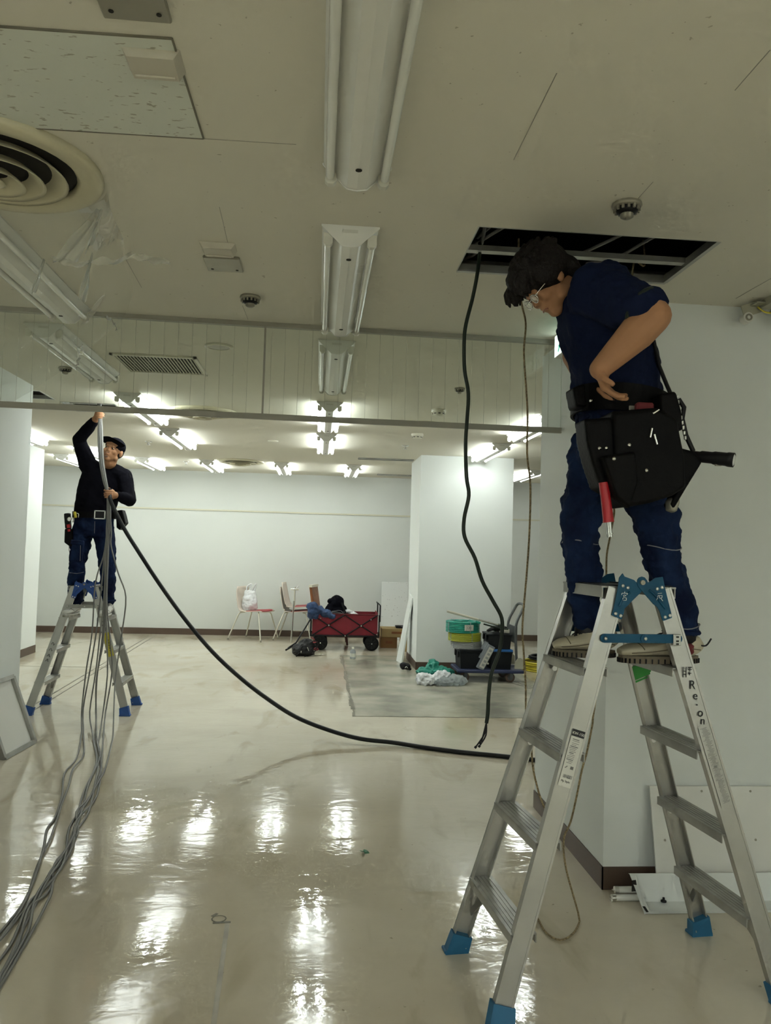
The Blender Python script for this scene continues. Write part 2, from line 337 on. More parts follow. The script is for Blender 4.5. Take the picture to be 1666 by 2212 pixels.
# floor: channel cover, seams, concrete patch
g = MB(); g.bar((-2.62, 13.0, .001), (-2.47, 6.2, .001), .012, .003); g.bar((-2.54, 13.0, .001), (-2.40, 6.2, .001), .012, .003)
struct(g.build('trim_3', 'groove'))
struct(MB().span((-3.5, 9.645, 0), (-2.3, 9.655, .0015)).build('trim_4', 'groove'))
struct(MB().span((.385, 7.09, 0), (2.55, 11.05, .0015)).build('floor_patch', 'patch'))
g = MB(); random.seed(3)
for i in range(26):
    y = 7.08+i*.152; g.bar((.372+random.uniform(-.008, .012), y, .0012), (.372+random.uniform(-.008, .012), y+.165, .0012), random.choice((.012, .018, .026, .045)), .003)
for i in range(14):
    x = .38+i*.155; g.bar((x, 7.08+random.uniform(-.004, .004), .0012), (x+.16, 7.08+random.uniform(-.004, .004), .0012), random.uniform(.006, .014), .003)
g.bar((2.05, 9.55, .0012), (2.6, 8.0, .0012), .02, .003); g.bar((2.13, 9.55, .0012), (2.68, 8.0, .0012), .02, .003)
struct(g.build('trim_5', 'groove'))
# ceiling board joints (hairline)
g = MB()
def cl(x, y):
    d = _ray(x, y); p = d*((CEIL-H)/d.z); return V((p.x, p.y, CEIL))
for a, b in (((1203, 158), (1110, 345)), ((1664, 108), (1588, 195)), ((474, 447), (492, 523)), ((272, 560), (306, 621)), ((1412, 392), (1372, 436)), ((432, 299), (640, 312)), ((524, 660), (536, 690)), ((660, 760), (655, 850)), ((1180, 985), (1060, 1000))):
    p, q = cl(*a), cl(*b); g.bar(p-V((0, 0, .0004)), q-V((0, 0, .0004)), .0022, .001)
struct(g.build('trim_6', 'trim'))

# ================================================================== CEILING FIXTURES
def light_fixture():
    t = thing('light_fixture', 'x', 'light')
    L, h, w = 1.24, .075, .104
    tri = [(-w, 0), (-w, -.006), (-.03, -h), (0, -h-.004), (.03, -h), (w, -.006), (w, 0)]
    MB().prism(tri[::-1], (0, 0, 0), (1, 0, 0), (0, 0, 1), -L).build('reflector_body', 'white', t, False)
    for y, d in ((0, -1), (L, 1)):
        c = MB().prism([(x*1.03, z*1.04) for x, z in tri][::-1], (0, y, 0), (1, 0, 0), (0, 0, 1), -.004*d)
        e = c.build('end_plate', 'white', t, False)
        if d < 0: MB().box((0, -.0045, -.022), (.055, .001, .012)).build('rating_label', 'sticker', e, False)
    for s in (-1, 1):
        cx, cz = s*.083, -.052
        MB().tube([(cx, .03, cz), (cx, L-.03, cz)], .0135, 12).build('lamp_tube', 'glasstube', t, False)
        for y in (.014, L-.014):
            hb = MB().prism([(-.017, 0), (-.017, -.036), (-.008, -.045), (.008, -.045), (.017, -.036), (.017, 0)][::-1], (cx-s*.002, y-.012, -.03), (1, 0, 0), (0, 0, 1), -.024)
            hb.build('lampholder', 'whitehaze', t, False)
    for y in (.13, L-.13): MB().disc((0, y, -h-.0035), .010, (0, 0, -1), 10, .002).build('screw_hole', 'hole', t, False)
    return t
fx = light_fixture()
litmesh = {}
def light_at(x, y, lit, label, group):
    o = copy_tree(fx); o.location = (x, y, CEIL-.0005); o['label'] = label; o['group'] = group
    if lit:
        for c in children(o):
            if c.name.startswith('lamp_tube'):
                k = c.data.name
                if k not in litmesh:
                    litmesh[k] = c.data.copy(); litmesh[k].materials.clear(); litmesh[k].materials.append(MT['lit'])
                c.data = litmesh[k]
    return o
G1, G2 = 'unlit twin-tube ceiling lights', 'lit twin-tube ceiling lights'
fx.location = (.085, 1.15, CEIL-.0005); fx['label'] = 'unlit white twin-tube ceiling light nearest the camera, cut by the top edge'; fx['group'] = G1
light_at(.084, 2.855, 0, 'unlit ceiling light just before the glass smoke screen, triangular end facing us', G1)
light_at(.073, 4.478, 0, 'unlit twin-tube ceiling light behind the glass screen in the middle row', G1)
light_at(.063, 6.417, 1, 'lit ceiling light of the middle row, crossed by the lower rail of the glass', G2)
light_at(.058, 8.26, 1, 'lit twin-tube ceiling light of the middle row, just below the glass screen rail', G2)
light_at(-1.30, 2.87, 0, 'unlit twin-tube ceiling light behind the clear plastic sheet, beside the big round diffuser', G1)
light_at(-1.535, 4.43, 0, 'unlit twin-tube ceiling light behind plastic sheet and glass, beside the louvred grille', G1)
light_at(-1.55, 6.40, 1, 'lit twin-tube ceiling light above the man in the black sweater, beside the open hatch', G2)
light_at(-1.575, 8.318, 1, 'lit twin-tube ceiling light beyond the capped man, second lit one of its row', G2)
light_at(-3.35, 8.5, 1, 'lit twin-tube ceiling light mostly hidden by the white left pillar', G2)
light_at(-3.02, 10.25, 1, 'lit twin-tube ceiling light glimpsed behind the shoulder of the man in the cap', G2)
for x, lb in ((-3.6, 'lit ceiling light in the far row, left of the man in the cap'), (-2.5, 'lit ceiling light in the far row, right beside the cap of the man'),
              (-1.6, 'lit ceiling light in the far row, left of the far round diffuser'), (-.55, 'lit ceiling light in the far row, right of the far round diffuser'), (.487, 'lit ceiling light in the far row, left of the black slot vents')):
    light_at(x, 11.3, 1, lb, G2)
light_at(1.97, 6.56, 1, 'lit ceiling light partly behind the near right pillar, seen through the glass end', G2)
light_at(1.975, 8.465, 1, 'lit ceiling light in front of the white middle pillar', G2)
light_at(3.1, 11.05, 1, 'lit ceiling light right of the white middle pillar, by the hanging rope', G2)

for i, x in enumerate((-4.5, -3.2, -1.9, -.6, .7, 2.0, 3.3, 4.6)):   # unseen rows added, since near walls and floor are lit from this side
    for j, y in enumerate((-2.6, -4.4, -6.2, -8.0)):
        light_at(x, y, 1, 'unseen lit ceiling light behind the camera, %s row back, %s from the left wall' % (('nearest', 'second', 'third', 'fourth')[j], ('first', 'second', 'third', 'fourth', 'fifth', 'sixth', 'seventh', 'eighth')[i]), 'unseen lit ceiling lights behind the camera')

def diffuser(x, y, r, label):
    t = thing('round_diffuser', label, 'air vent', (x, y, CEIL), 0, 'round ceiling air diffusers')
    s = r/.33
    def ring(name, prof, m):
        MB().lathe([(a*s, z) for a, z in prof], (0, 0, 0), 40).build(name, m, t, False)
    ring('flange', [(.33, 0), (.333, -.012), (.325, -.022), (.30, -.026), (.262, -.022), (.248, -.008), (.25, 0)], 'cream')
    ring('throat_shade', [(.25, -.001), (.18, -.0015), (.0, -.002)], 'hole')  # flat dark disc, painted shade in place of an open duct
    for a, z0 in ((.225, -.030), (.158, -.045), (.098, -.058)):
        ring('vane_ring', [(a-.055, z0+.030), (a-.045, z0+.022), (a-.012, z0-.002), (a, z0-.008), (a-.003, z0-.003), (a-.020, z0+.012), (a-.050, z0+.034)], 'cream')
    ring('centre_cone', [(.0, -.072), (.026, -.070), (.040, -.062), (.030, -.05), (.0, -.045)], 'cream')
    return t
diffuser(-1.06, 2.545, .33, 'large cream round air diffuser at the left edge, plastic sheet hanging off it')
diffuser(-1.067, 7.17, .31, 'round air diffuser just behind the lower rail of the glass screen')
diffuser(-1.13, 11.35, .33, 'small-looking round air diffuser between the lights of the far row')
t = thing('access_cover', 'pale flat round disc cover on ceiling behind right part of the glass screen', 'cover', (.965, 7.3, CEIL))
MB().lathe([(.14, 0), (.14, -.012), (.12, -.018), (0, -.018)], (0, 0, 0), 28).build('rim', 'cream', t, False)
MB().disc((0, 0, -.0182), .1, (0, 0, -1), 24, .001).build('centre_plate', 'offwhite', t, False)
t = thing('ceiling_speaker', 'white round flat ceiling speaker above the louvred grille', 'speaker', (-.626, 4.75, CEIL))
MB().lathe([(.085, 0), (.085, -.008), (.07, -.012), (.064, -.009)], (0, 0, 0), 28).build('rim', 'offwhite', t, False)
MB().lathe([(.064, -.008), (0, -.010)], (0, 0, 0), 28).build('mesh_cover', 'grey', t, False)
for x, y, lb in ((-.54, 9.0, 'small white round ceiling cap far behind the glass rail'), ):
    MBo = MB().lathe([(.06, 0), (.06, -.006), (0, -.01)], (0, 0, 0), 20).build('blank_plate', 'offwhite'); MBo.location = (x, y, CEIL); tag(MBo, lb, 'cap')

def heat_detector(x, y, label, s=1.0):
    t = thing('heat_detector', label, 'detector', (x, y, CEIL), 0, 'dark slotted ceiling detectors')
    MB().lathe([(.048*s, 0), (.05*s, -.008*s), (.047*s, -.014*s), (.030*s, -.016*s)], (0, 0, 0), 20).build('base', 'grey', t, False)
    g = MB()
    for k in range(14):
        a = 2*PI*k/14; g.box((.041*s*math.cos(a), .041*s*math.sin(a), -.021*s), (.006*s, .008*s, .014*s), M.Rotation(a, 3, 'Z'))
    g.build('slot_fins', 'grey', t, False)['kind'] = 'stuff'
    MB().lathe([(.036*s, -.014*s), (.036*s, -.026*s), (.032*s, -.032*s), (.021*s, -.036*s)], (0, 0, 0), 18).build('cage', 'black', t, False)
    MB().lathe([(.022*s, -.034*s), (.022*s, -.046*s), (.012*s, -.052*s), (0, -.053*s)], (0, 0, 0), 14).build('sensor_tip', 'grey', t, False)
heat_detector(1.0, 2.53, 'dark slotted detector on ceiling between the open hatch and the camera')
heat_detector(-.357, 3.76, 'dark slotted detector on ceiling just before the glass screen rail')
heat_detector(.996, 5.65, 'grey detector behind the glass, right of the dark hanging cable', .8)
heat_detector(-1.769, 5.56, 'grey detector seen through plastic sheet, left of the unlit light', .9)
for x, y, lb in ((.982, 6.56, 'cream smoke detector seen through the glass above the screen rail'), (.983, 8.0, 'cream smoke detector just below the screen rail')):
    t = thing('smoke_detector', lb, 'detector', (x, y, CEIL), 0, 'cream smoke detectors')
    MB().lathe([(.062, 0), (.064, -.012), (.058, -.028), (.052, -.03)], (0, 0, 0), 20).build('base', 'offwhite', t, False)
    MB().lathe([(.05, -.028), (.048, -.044), (.036, -.052), (0, -.053)], (0, 0, 0), 20).build('sensor_dome', 'offwhite', t, False)
    g = MB()
    for k in range(8): g.box((.0495*math.cos(k*PI/4), .0495*math.sin(k*PI/4), -.037), (.004, .02, .006), M.Rotation(k*PI/4, 3, 'Z'))
    g.build('vent_slots', 'hole', t, False)['kind'] = 'stuff'
for x, y, lb in ((.964, 8.95, 'tiny chrome sprinkler head left of the middle pillar light'), (.6, 11.9, 'tiny chrome sprinkler head between the two black slot vents'), (-2.03, 9.5, 'tiny chrome sprinkler head right of the capped man, by the lit tubes'), (-1.95, 11.7, 'tiny chrome sprinkler head in front of the far wall lights')):
    t = thing('sprinkler_head', lb, 'sprinkler', (x, y, CEIL), 0, 'chrome sprinkler heads')
    MB().lathe([(.04, 0), (.038, -.008), (.014, -.012)], (0, 0, 0), 16).build('escutcheon', 'chrome', t, False)
    MB().lathe([(.012, -.01), (.012, -.035), (.024, -.038), (.024, -.042), (0, -.044)], (0, 0, 0), 12).build('deflector', 'chrome', t, False)
for x, y, sx, lb in ((-.44, 1.69, .15, 'grey rectangular screw-fixed plate on ceiling at the top edge'), (-.432, 3.32, .15, 'grey rectangular screw-fixed plate on ceiling, further small one')):
    t = thing('ceiling_plate', lb, 'plate', (x, y, CEIL), 0, 'grey ceiling plates')
    MB().box((0, 0, -.006), (sx, .16, .012), bev=.003).build('plate', 'grey', t, False)
    for s in (-1, 1): MB().disc((s*.052, .05, -.0115), .006, (0, 0, -1), 8, .002).build('screw', 'hole', t, False)
for x, y, lb in ((-.437, 1.925, 'white ridged plastic box on the fissured ceiling panel corner'), (-.431, 3.14, 'white plastic box on ceiling beside the further grey plate')):
    t = thing('junction_box', lb, 'box', (x, y, CEIL), 0, 'white ceiling boxes')
    MB().prism([(-.07, 0), (-.055, -.026), (.055, -.026), (.07, 0)][::-1], (0, -.045, 0), (1, 0, 0), (0, 0, 1), -.09).build('cover', 'boxcream', t, False)
    MB().box((0, .03, -.028), (.1, .012, .006), bev=.002).build('ridge', 'boxcream', t, False)
# fissured replacement panel
t = thing('ceiling_panel', 'fissured ceiling access panel set into ceiling beside the big round diffuser', 'panel', (-.85, 2.07, CEIL), math.radians(-1.0))
MB().box((0, 0, -.002), (.95, .45, .004)).build('panel_board', 'tile', t, False)
g = MB()
for a, b in (((-.477, -.227), (.477, -.227)), ((.477, -.227), (.477, .227)), ((-.477, .227), (.477, .227))): g.bar((*a, -.003), (*b, -.003), .004, .005)
g.build('panel_joint', 'groove', t, False)
# louvred grille
t = thing('return_grille', 'rectangular louvred return-air grille on ceiling behind the glass screen', 'air vent', (-1.075, 5.31, CEIL))
g = MB(); W2, D2 = .27, .26
for a, b in (((-W2, -D2), (W2, -D2+.025)), ((-W2, D2-.025), (W2, D2)), ((-W2, -D2), (-W2+.02, D2)), ((W2-.02, -D2), (W2, D2))): g.span((*a, -.012), (*b, 0))
g.build('frame', 'offwhite', t, False)
MB().span((-W2+.01, -D2+.01, -.002), (W2-.01, D2-.01, -.0005)).build('throat_shade', 'hole', t, False)  # dark sheet behind the slats, shade of the duct put into its colour
sl = None
for k in range(24):
    x = -.24+k*.0209
    if sl is None: sl = MB().box((0, 0, -.006), (.0075, D2*2-.05, .004)).build('louvre_slat', 'railtrim', t, False); o = sl
    else: o = sl.copy(); COL.objects.link(o)
    o.location = (x, 0, 0)
# slot diffusers
for x0, x1, y, lb in ((.50, 1.235, 10.40, 'long black slot vent on ceiling beside the middle pillar, nearer one'), (.92, 1.62, 12.6, 'long black slot vent near the far wall, further one')):
    t = thing('slot_vent', lb, 'air vent', ((x0+x1)/2, y, CEIL), 0, 'black slot vents'); w = (x1-x0)/2
    MB().box((0, 0, -.003), (2*w, .13, .006)).build('dark_slot', 'hole', t, False)
    for s in (-1, 0, 1): MB().box((0, s*.062, -.008), (2*w, .012, .01)).build('vent_rail', 'steel', t, False)
# near hatch: rim and runners, wiring above
t = thing('ceiling_hatch', 'open rectangular ceiling hatch with metal rim over the bending man', 'hatch', (1.0, 3.02, CEIL))
x0, x1, y0, y1 = HN
g = MB()
for a, b in (((x0, y1-.004, CEIL-.003), (x1, y1+.016, CEIL+.03)), ((x0-.003, y0, CEIL-.001), (x0+.002, y1, CEIL+.02)), ((x1-.012, y0, CEIL-.002), (x1+.006, y1, CEIL+.03)), ((x0, y0-.003, CEIL-.001), (x1, y0+.002, CEIL+.02))): g.span(a, b)
g.build('rim', 'steel', t)
MB().span((x0-.3, 3.045, CEIL+.012), (x1+.3, 3.08, CEIL+.034)).build('ceiling_runner', 'steel', t)
MB().span((x0-.3, 3.47, CEIL+.09), (x1+.3, 3.51, CEIL+.13)).build('ceiling_runner', 'steel', t)
for i, (p) in enumerate(([(.60, 2.9, 2.78), (.66, 3.0, 2.80), (.62, 3.3, 2.82), (.7, 3.8, 2.95)], [(.57, 3.2, 2.74), (.68, 3.05, 2.78), (.82, 3.0, 2.84), (1.05, 3.3, 2.9)], [(1.02, 3.3, 2.76), (1.18, 3.05, 2.79), (1.30, 2.95, 2.84), (1.36, 3.3, 2.9)], [(1.1, 3.22, 2.73), (1.25, 3.25, 2.78), (1.38, 3.05, 2.82), (1.7, 3.0, 2.9)], [(.58, 2.82, 2.77), (.63, 3.2, 2.75), (.55, 3.5, 2.8)])):
    MB().tube(smooth_path(p, 5), .007, 6).build('loose_wire', 'cable', t)
for H_, lb, yy in ((HA, 'open ceiling hatch with metal runner beside the near left pillar', None), (HB, 'open ceiling hatch the grey cables come out of', None)):
    x0, x1, y0, y1 = H_; t = thing('ceiling_hatch', lb, 'hatch', ((x0+x1)/2, (y0+y1)/2, CEIL))
    g = MB()
    for a, b in (((x0, y1, CEIL-.002), (x1, y1+.02, CEIL+.03)), ((x0-.003, y0, CEIL-.002), (x0+.012, y1, CEIL+.04)), ((x1-.012, y0, CEIL-.002), (x1+.003, y1, CEIL+.04)), ((x0, y0-.003, CEIL-.002), (x1, y0+.004, CEIL+.02))): g.span(a, b)
    g.build('rim', 'steel', t)
    MB().span((x0, (y0+y1)/2-.015, CEIL+.03), (x1, (y0+y1)/2+.02, CEIL+.06)).build('ceiling_runner', 'steel', t)
# stripped fixture, right
t = thing('stripped_light', 'stripped bare light chassis with hanging lampholders on ceiling at the right edge', 'light', (2.02, 2.2, CEIL))
MB().span((1.985, 2.3, CEIL-.035), (2.055, 3.42, CEIL)).build('chassis_channel', 'fit', t)
for s in (-1, 1):
    b = MB(); b.box((2.02+s*.07, 3.43, CEIL-.035), (.085, .006, .055), M.Rotation(s*.35, 3, 'Y')); b.box((2.02+s*.05, 3.40, CEIL-.02), (.05, .06, .006)); b.build('bracket', 'fit', t)
    c = V((2.02+s*.083, 3.445, CEIL-.075)); h = MB().tube([c-V((0, .02, 0)), c+V((0, .02, 0))], .024, 16).build('lampholder', 'white', t)
    MB().lathe([(.016, 0), (.016, .004), (.009, .004), (.009, 0)], c+V((0, -.02, 0)), 14, M.Rotation(PI/2, 3, 'X')).build('socket_ring', 'grey', h)
MB().tube(smooth_path([(1.97, 3.41, CEIL-.03), (2.0, 3.40, CEIL-.055), (2.05, 3.41, CEIL-.05), (2.07, 3.38, CEIL-.02)], 4), .004, 6).build('lead_wire', 'yellow', t)
for y in (3.25, 3.0, 2.8): MB().box((2.02, y, CEIL-.042), (.05, .07, .018), bev=.003).build('terminal_block', 'black', t)
g = MB(); g.bar((1.86, 3.40, CEIL-.0006), (1.87, 2.9, CEIL-.0006), .003, .001); g.bar((1.87, 2.95, CEIL-.0006), (1.98, 3.02, CEIL-.0006), .003, .001); g.build('chassis_outline', 'trim', t)

# ================================================================== GLASS SMOKE SCREEN, EXIT SIGN, PLASTIC
t = thing('smoke_screen', 'long wired-glass smoke screen hanging from ceiling with metal rails', 'glass screen', (-.5, 4.2, CEIL))
GY = lambda x: 4.15+(x+1.64)*.033
XA, XB, ZB = -2.75, 1.352, 2.176
MB().bar((XA, GY(XA), CEIL-.012), (1.32, GY(1.32), CEIL-.012), .03, .024).build('top_rail', 'trim', t)
MB().bar((XA, GY(XA), ZB), (XB, GY(XB), ZB), .018, .030).build('bottom_rail', 'trim', t)
for a, b in ((XA, -.318), (-.308, XB-.008)):
    gp = MB(); gp.bar((a, GY(a), (CEIL+ZB)/2), (b, GY(b), (CEIL+ZB)/2), .006, CEIL-ZB-.03)
    gp = gp.build('glass_pane', 'glass', t)
    wr = MB(); x = a+.03
    while x < b-.02:
        wr.span((x-.0006, GY(x)-.0005, ZB+.012), (x+.0006, GY(x)+.0005, CEIL-.02)); x += .0725
    tag(wr.build('glass_wire', 'wire', gp), kind='stuff')
MB().box((-.313, GY(-.313), (CEIL+ZB)/2), (.010, .008, CEIL-ZB-.02)).build('joint_strip', 'trim', t)
e = MB(); e.box((XB, GY(XB), ZB+.02), (.014, .024, .06)); e.prism([(0, 0), (-.04, 0), (0, .06)], (XB, GY(XB)-.012, ZB), (1, 0, 0), (0, 0, 1), -.024); e.build('end_bracket', 'trim', t)
MB().box((XB, GY(XB), (CEIL+ZB)/2), (.006, .008, CEIL-ZB-.03)).build('end_strip', 'trim', t)

t = thing('exit_sign', 'lit green and white exit sign on the pillar behind the bending man', 'sign', (1.28, 3.95, 2.6))
MB().box((1.285, 3.95, 2.615), (.07, .42, .124), bev=.004).build('sign_box', 'signbox', t)
fc = MB().box((1.2495, 3.95, 2.615), (.001, .41, .114)).build('sign_face', 'signw', t)
fg = MB(); fg.box((1.2485, 3.87, 2.615), (.001, .22, .104)); fg.build('green_field', 'signg', t)
fm = MB()
for a, b, w in (((4.08, 2.60), (4.02, 2.635), .012), ((4.02, 2.635), (3.99, 2.60), .012), ((4.05, 2.61), (4.09, 2.575), .012), ((4.05, 2.61), (4.03, 2.57), .012)): fm.bar((1.2482, *a), (1.2482, *b), w, .001, V((1, 0, 0)))
fm.disc((1.2488, 4.035, 2.652), .011, (-1, 0, 0), 12, .001); fm.build('running_figure', 'signg', t)
aw = MB(); aw.bar((1.2478, 3.80, 2.615), (1.2478, 3.92, 2.615), .016, .001, V((1, 0, 0))); aw.prism([(0, -.03), (.05, 0), (0, .03)], (1.2478, 3.91, 2.615), (0, 1, 0), (0, 0, 1), -.001); aw.build('arrow_mark', 'signw', t)

def poly_at(pts, u):
    i = u*(len(pts)-1); j = min(int(i), len(pts)-2); f = i-j; return tuple(pts[j][k]*(1-f)+pts[j+1][k]*f for k in range(len(pts[0])))
t = thing('plastic_sheet', 'crumpled clear plastic sheet hanging from the round diffuser at upper left', 'plastic sheet', (-1.1, 2.9, 2.6))
LOW = [(-90, 850), (-20, 862), (25, 868), (72, 848), (140, 795), (205, 742), (258, 690), (285, 640)]
def film_pt(u, v):
    a = math.radians(165-150*u); top = V((-1.06+.338*math.cos(a), 2.545+.338*math.sin(a), CEIL-.012))
    lo = at(*poly_at(LOW, u), 3.02)
    p = top.lerp(lo, v); p.y += .05*math.sin(PI*v)+.010*math.sin(u*19+v*3)*v+.006*math.sin(v*17+u*5); p.x += .008*math.sin(v*13+u*9); return p
MB().grid(film_pt, 60, 46).build('film', 'film', t)
def strip(pts, w, name, Y=2.86):
    def f(u, v):
        x, y, k = poly_at(pts, u); p = at(x+(v-.5)*w*k*.35, y+(v-.5)*w*k, Y); return p+V((0, .012*math.sin(u*23+v*3), .004*math.sin(u*41+v*6)))
    MB().grid(f, 40, 5).build(name, 'film2', t)
strip([(112, 560, .8), (135, 563, 1.3), (160, 572, .6), (190, 567, .8), (215, 564, .9), (245, 566, .8), (285, 552, 1.2), (305, 556, .6), (330, 560, 1.6), (368, 569, .5)], 14, 'crumpled_fold')  # crumple of the sheet, its bright highlights put in as hazier film
def fan(x0, y0, xa, ya, xb, yb, name):
    def f(u, v): p = at(x0+((xa*(1-u)+xb*u)-x0)*v, y0+((ya*(1-u)+yb*u)-y0)*v, 2.85); return p+V((0, .010*math.sin(u*9+v*7), 0))
    MB().grid(f, 10, 16).build(name, 'film2', t)
fan(233, 420, 118, 556, 168, 566, 'fanned_fold'); fan(231, 424, 182, 548, 204, 520, 'fanned_fold'); fan(200, 545, 168, 645, 186, 652, 'hanging_fold'); fan(96, 560, 66, 635, 78, 630, 'hanging_fold')
strip([(228, 685, .5), (240, 690, 1), (250, 703, 1.2), (252, 716, .4)], 10, 'painted_glint', 3.0)  # pale film strips shaped as the glints on the sheet
strip([(177, 745, .5), (172, 770, 1), (164, 795, .6)], 9, 'painted_glint', 3.0)

# ================================================================== STEPLADDERS
def stepladder(name, label, cx, cy, rz, ht, S2, W0, W1, nstep, hue, foot, near_detail, stay):
    """local frame: x along the spread, y along the rung width, z up; origin on the floor between the feet"""
    t = thing(name, label, 'stepladder', (cx, cy, 0), rz)
    top = ht-.012; hx = .085
    rw, rd = .062, .027
    def rail(sx, sy):
        a = V((sx*S2, sy*W0, .03)); b = V((sx*hx, sy*W1, top)); return a, b
    def rail_axes(sx, sy):
        a, b = rail(sx, sy); d = (b-a).normalized(); n = V((0, sy, 0)); n = (n-d*n.dot(d)).normalized(); w = d.cross(n)
        if w.x < 0: w = -w
        return a, b, d, w, n
    for sx in (-1, 1):
        for sy in (-1, 1):
            a, b, d, w, n = rail_axes(sx, sy)
            g = MB(); hw = rw/2
            g.bar(a+n*.0, b+n*.0, rw, .004, n)
            # orientation-safe channel: web + two flanges pointing inward
            g2 = MB()
            def slab(u0, u1, v0, v1):
                ps = [a+w*u+n*v for u, v in ((u0, v0), (u1, v0), (u1, v1), (u0, v1))]+[b+w*u+n*v for u, v in ((u0, v0), (u1, v0), (u1, v1), (u0, v1))]
                g2.add(ps, [(3, 2, 1, 0), (4, 5, 6, 7), (0, 1, 5, 4), (1, 2, 6, 5), (2, 3, 7, 6), (3, 0, 4, 7)])
            slab(-hw, hw, -.004, 0); slab(-hw, -hw+.004, -rd, -.004); slab(hw-.004, hw, -rd, -.004)
            slab(-hw-.0015, -hw+.006, 0, .0018); slab(hw-.006, hw+.0015, 0, .0018)
            g2.build('rail', 'alu', t, False)
            # foot cap
            f = MB(); fw = rw/2+.007
            lo = V((a.x+sx*.004, a.y+sy*.002, 0))
            p0 = [lo+V((x, y, 0)) for x, y in ((-fw-.006, -.024), (fw+.006, -.024), (fw+.006, .016), (-fw-.006, .016))]
            c1 = a+d*.045; p1 = [c1+w*u+n*v for u, v in ((-fw, -rd-.006), (fw, -rd-.006), (fw, .006), (-fw, .006))]
            if sy < 0: p0 = [p0[3], p0[2], p0[1], p0[0]]
            f.add(p0+p1, [(3, 2, 1, 0), (4, 5, 6, 7), (0, 1, 5, 4), (1, 2, 6, 5), (2, 3, 7, 6), (3, 0, 4, 7)])
            f.box(lo+V((0, sy*.004, .006)), (2*fw+.018, .05, .012), bev=.003)
            f.build('foot_cap', foot, t, False)
        for k in range(1, nstep+1):
            z = (top+.01)*k/(nstep+1); q = (z-.03)/(top-.03)
            x = sx*(S2+(hx-S2)*q); y = W0+(W1-W0)*q-.004
            st = MB(); st.box((x-sx*.004, 0, z), (.088, 2*y-.004, .004)); st.box((x-sx*.004-.042, 0, z-.014), (.004, 2*y-.004, .028)); st.box((x-sx*.004+.042, 0, z-.014), (.004, 2*y-.004, .028))
            for r in (-.028, -.014, 0, .014, .028): st.box((x-sx*.004+r, 0, z+.0028), (.004, 2*y-.006, .0016))
            st.build('step', 'aludark', t, False)
            if k == 1:
                for sy in (-1, 1):
                    xx = sx*(S2+(hx-S2)*(z-.13)/(top-.03)); MB().bar((x-sx*.006, sy*(y-.10), z-.02), (xx, sy*(y+.002), z-.13), .024, .004, V((1, 0, 0))).build('step_brace', 'alu', t, False)
            if near_detail:
                for sy in (-1, 1): MB().disc((x, sy*(y-.018), z-.05), .010, (0, -sy, 0), 10, .003).build('rivet', 'rivet', t, False)
        tp = MB(); tp.box((sx*(hx+.004), 0, top+.006), (.10, 2*W1-.01, .006)); tp.box((sx*(hx+.05), 0, top-.012), (.004, 2*W1-.01, .036)); tp.build('top_step', 'aludark', t, False)
        MB().box((sx*(hx+.004), 0, top+.011), (.085, 2*W1-.03, .004)).build('grip_pad', 'black', t, False)
    u = .000224
    LP = [(-365, 66), (-310, 132), (-280, 86), (-120, 34), (-60, -20), (-30, -90), (10, -130), (-5, -150), (-150, -285), (-275, -405), (-285, -470), (-320, -560), (-336, -562), (-480, -500), (-450, -400), (-385, -95)]
    RP = [(-80, -5), (-72, 45), (-45, 75), (0, 90), (45, 78), (80, 40), (100, 5), (110, 3), (150, 25), (225, 75), (345, 92), (385, -75), (500, -480), (508, -530), (370, -578), (352, -570), (300, -430), (260, -370), (195, -325), (-10, -115), (-60, -60)]
    pivot = ht+.012
    for sy in (-1, 1):
        yo = sy*(W1+.008)
        for k, P in enumerate((LP, RP)):
            y0 = yo+sy*.004*k
            poly = [(p[0]*u, p[1]*u) for p in P]
            g = MB(); g.prism(poly[::-1] if sy < 0 else poly[::-1], (0, y0-.002, pivot), (1, 0, 0), (0, 0, 1), -.004 if True else .004)
            hp = g.build('hinge_plate', hue, t, False)
            rb = MB(); 
            pts = ((-190, -150), (-300, -240), (-365, -360)) if k == 0 else ((120, -110), (240, -210), (390, -390))
            rb.tube([V((p[0]*u, y0+sy*.003, pivot+p[1]*u)) for p in pts], .0045, 8); rb.build('pressed_rib', hue, hp, False)
            rv = ((-308, -56), (-225, -84), (-422, -478), (-340, -508)) if k == 0 else ((250, -92), (330, -68), (388, -520), (470, -495))
            for p in rv:
                MB().lathe([(.0, .0045), (.004, .004), (.0058, .0015), (.006, 0)], (p[0]*u, y0+sy*.0035, pivot+p[1]*u), 12, M.Rotation(PI/2*(1 if sy < 0 else -1), 3, 'X')).build('rivet', 'rivet', hp, False)
        MB().disc((0, yo+sy*.004, pivot), .0085, (0, sy, 0), 14, .010).build('hinge_pin', 'grey', t, False)
        # folding stay
        zs = pivot-.19; q = (zs-.03)/(top-.03); yy = sy*(W0+(W1-W0)*q+.006)
        xs = S2+(hx-S2)*q
        def slot(x0, x1, y, th=.030):
            r = th/2; pl = [(x0+r*math.cos(a), r*math.sin(a)) for a in [PI/2+i*PI/6 for i in range(7)]]+[(x1+r*math.cos(a), r*math.sin(a)) for a in [-PI/2+i*PI/6 for i in range(7)]]
            return MB().prism(pl[::-1], (0, y, zs), (1, 0, 0), (0, 0, 1), -.003)
        s1 = slot(-xs+.0, .012, yy).build('stay_bar', stay, t, False); s2 = slot(.01, xs-.0, yy+sy*.0035).build('stay_bar', stay, t, False)
        for xx, par in ((-xs+.002, s1), (.012, s2)):
            MB().lathe([(.0, .006), (.004, .005), (.006, .0015), (.006, 0)], (xx, yy+sy*.005, zs), 12, M.Rotation(PI/2*(1 if sy < 0 else -1), 3, 'X')).build('rivet', 'rivet', par, False)
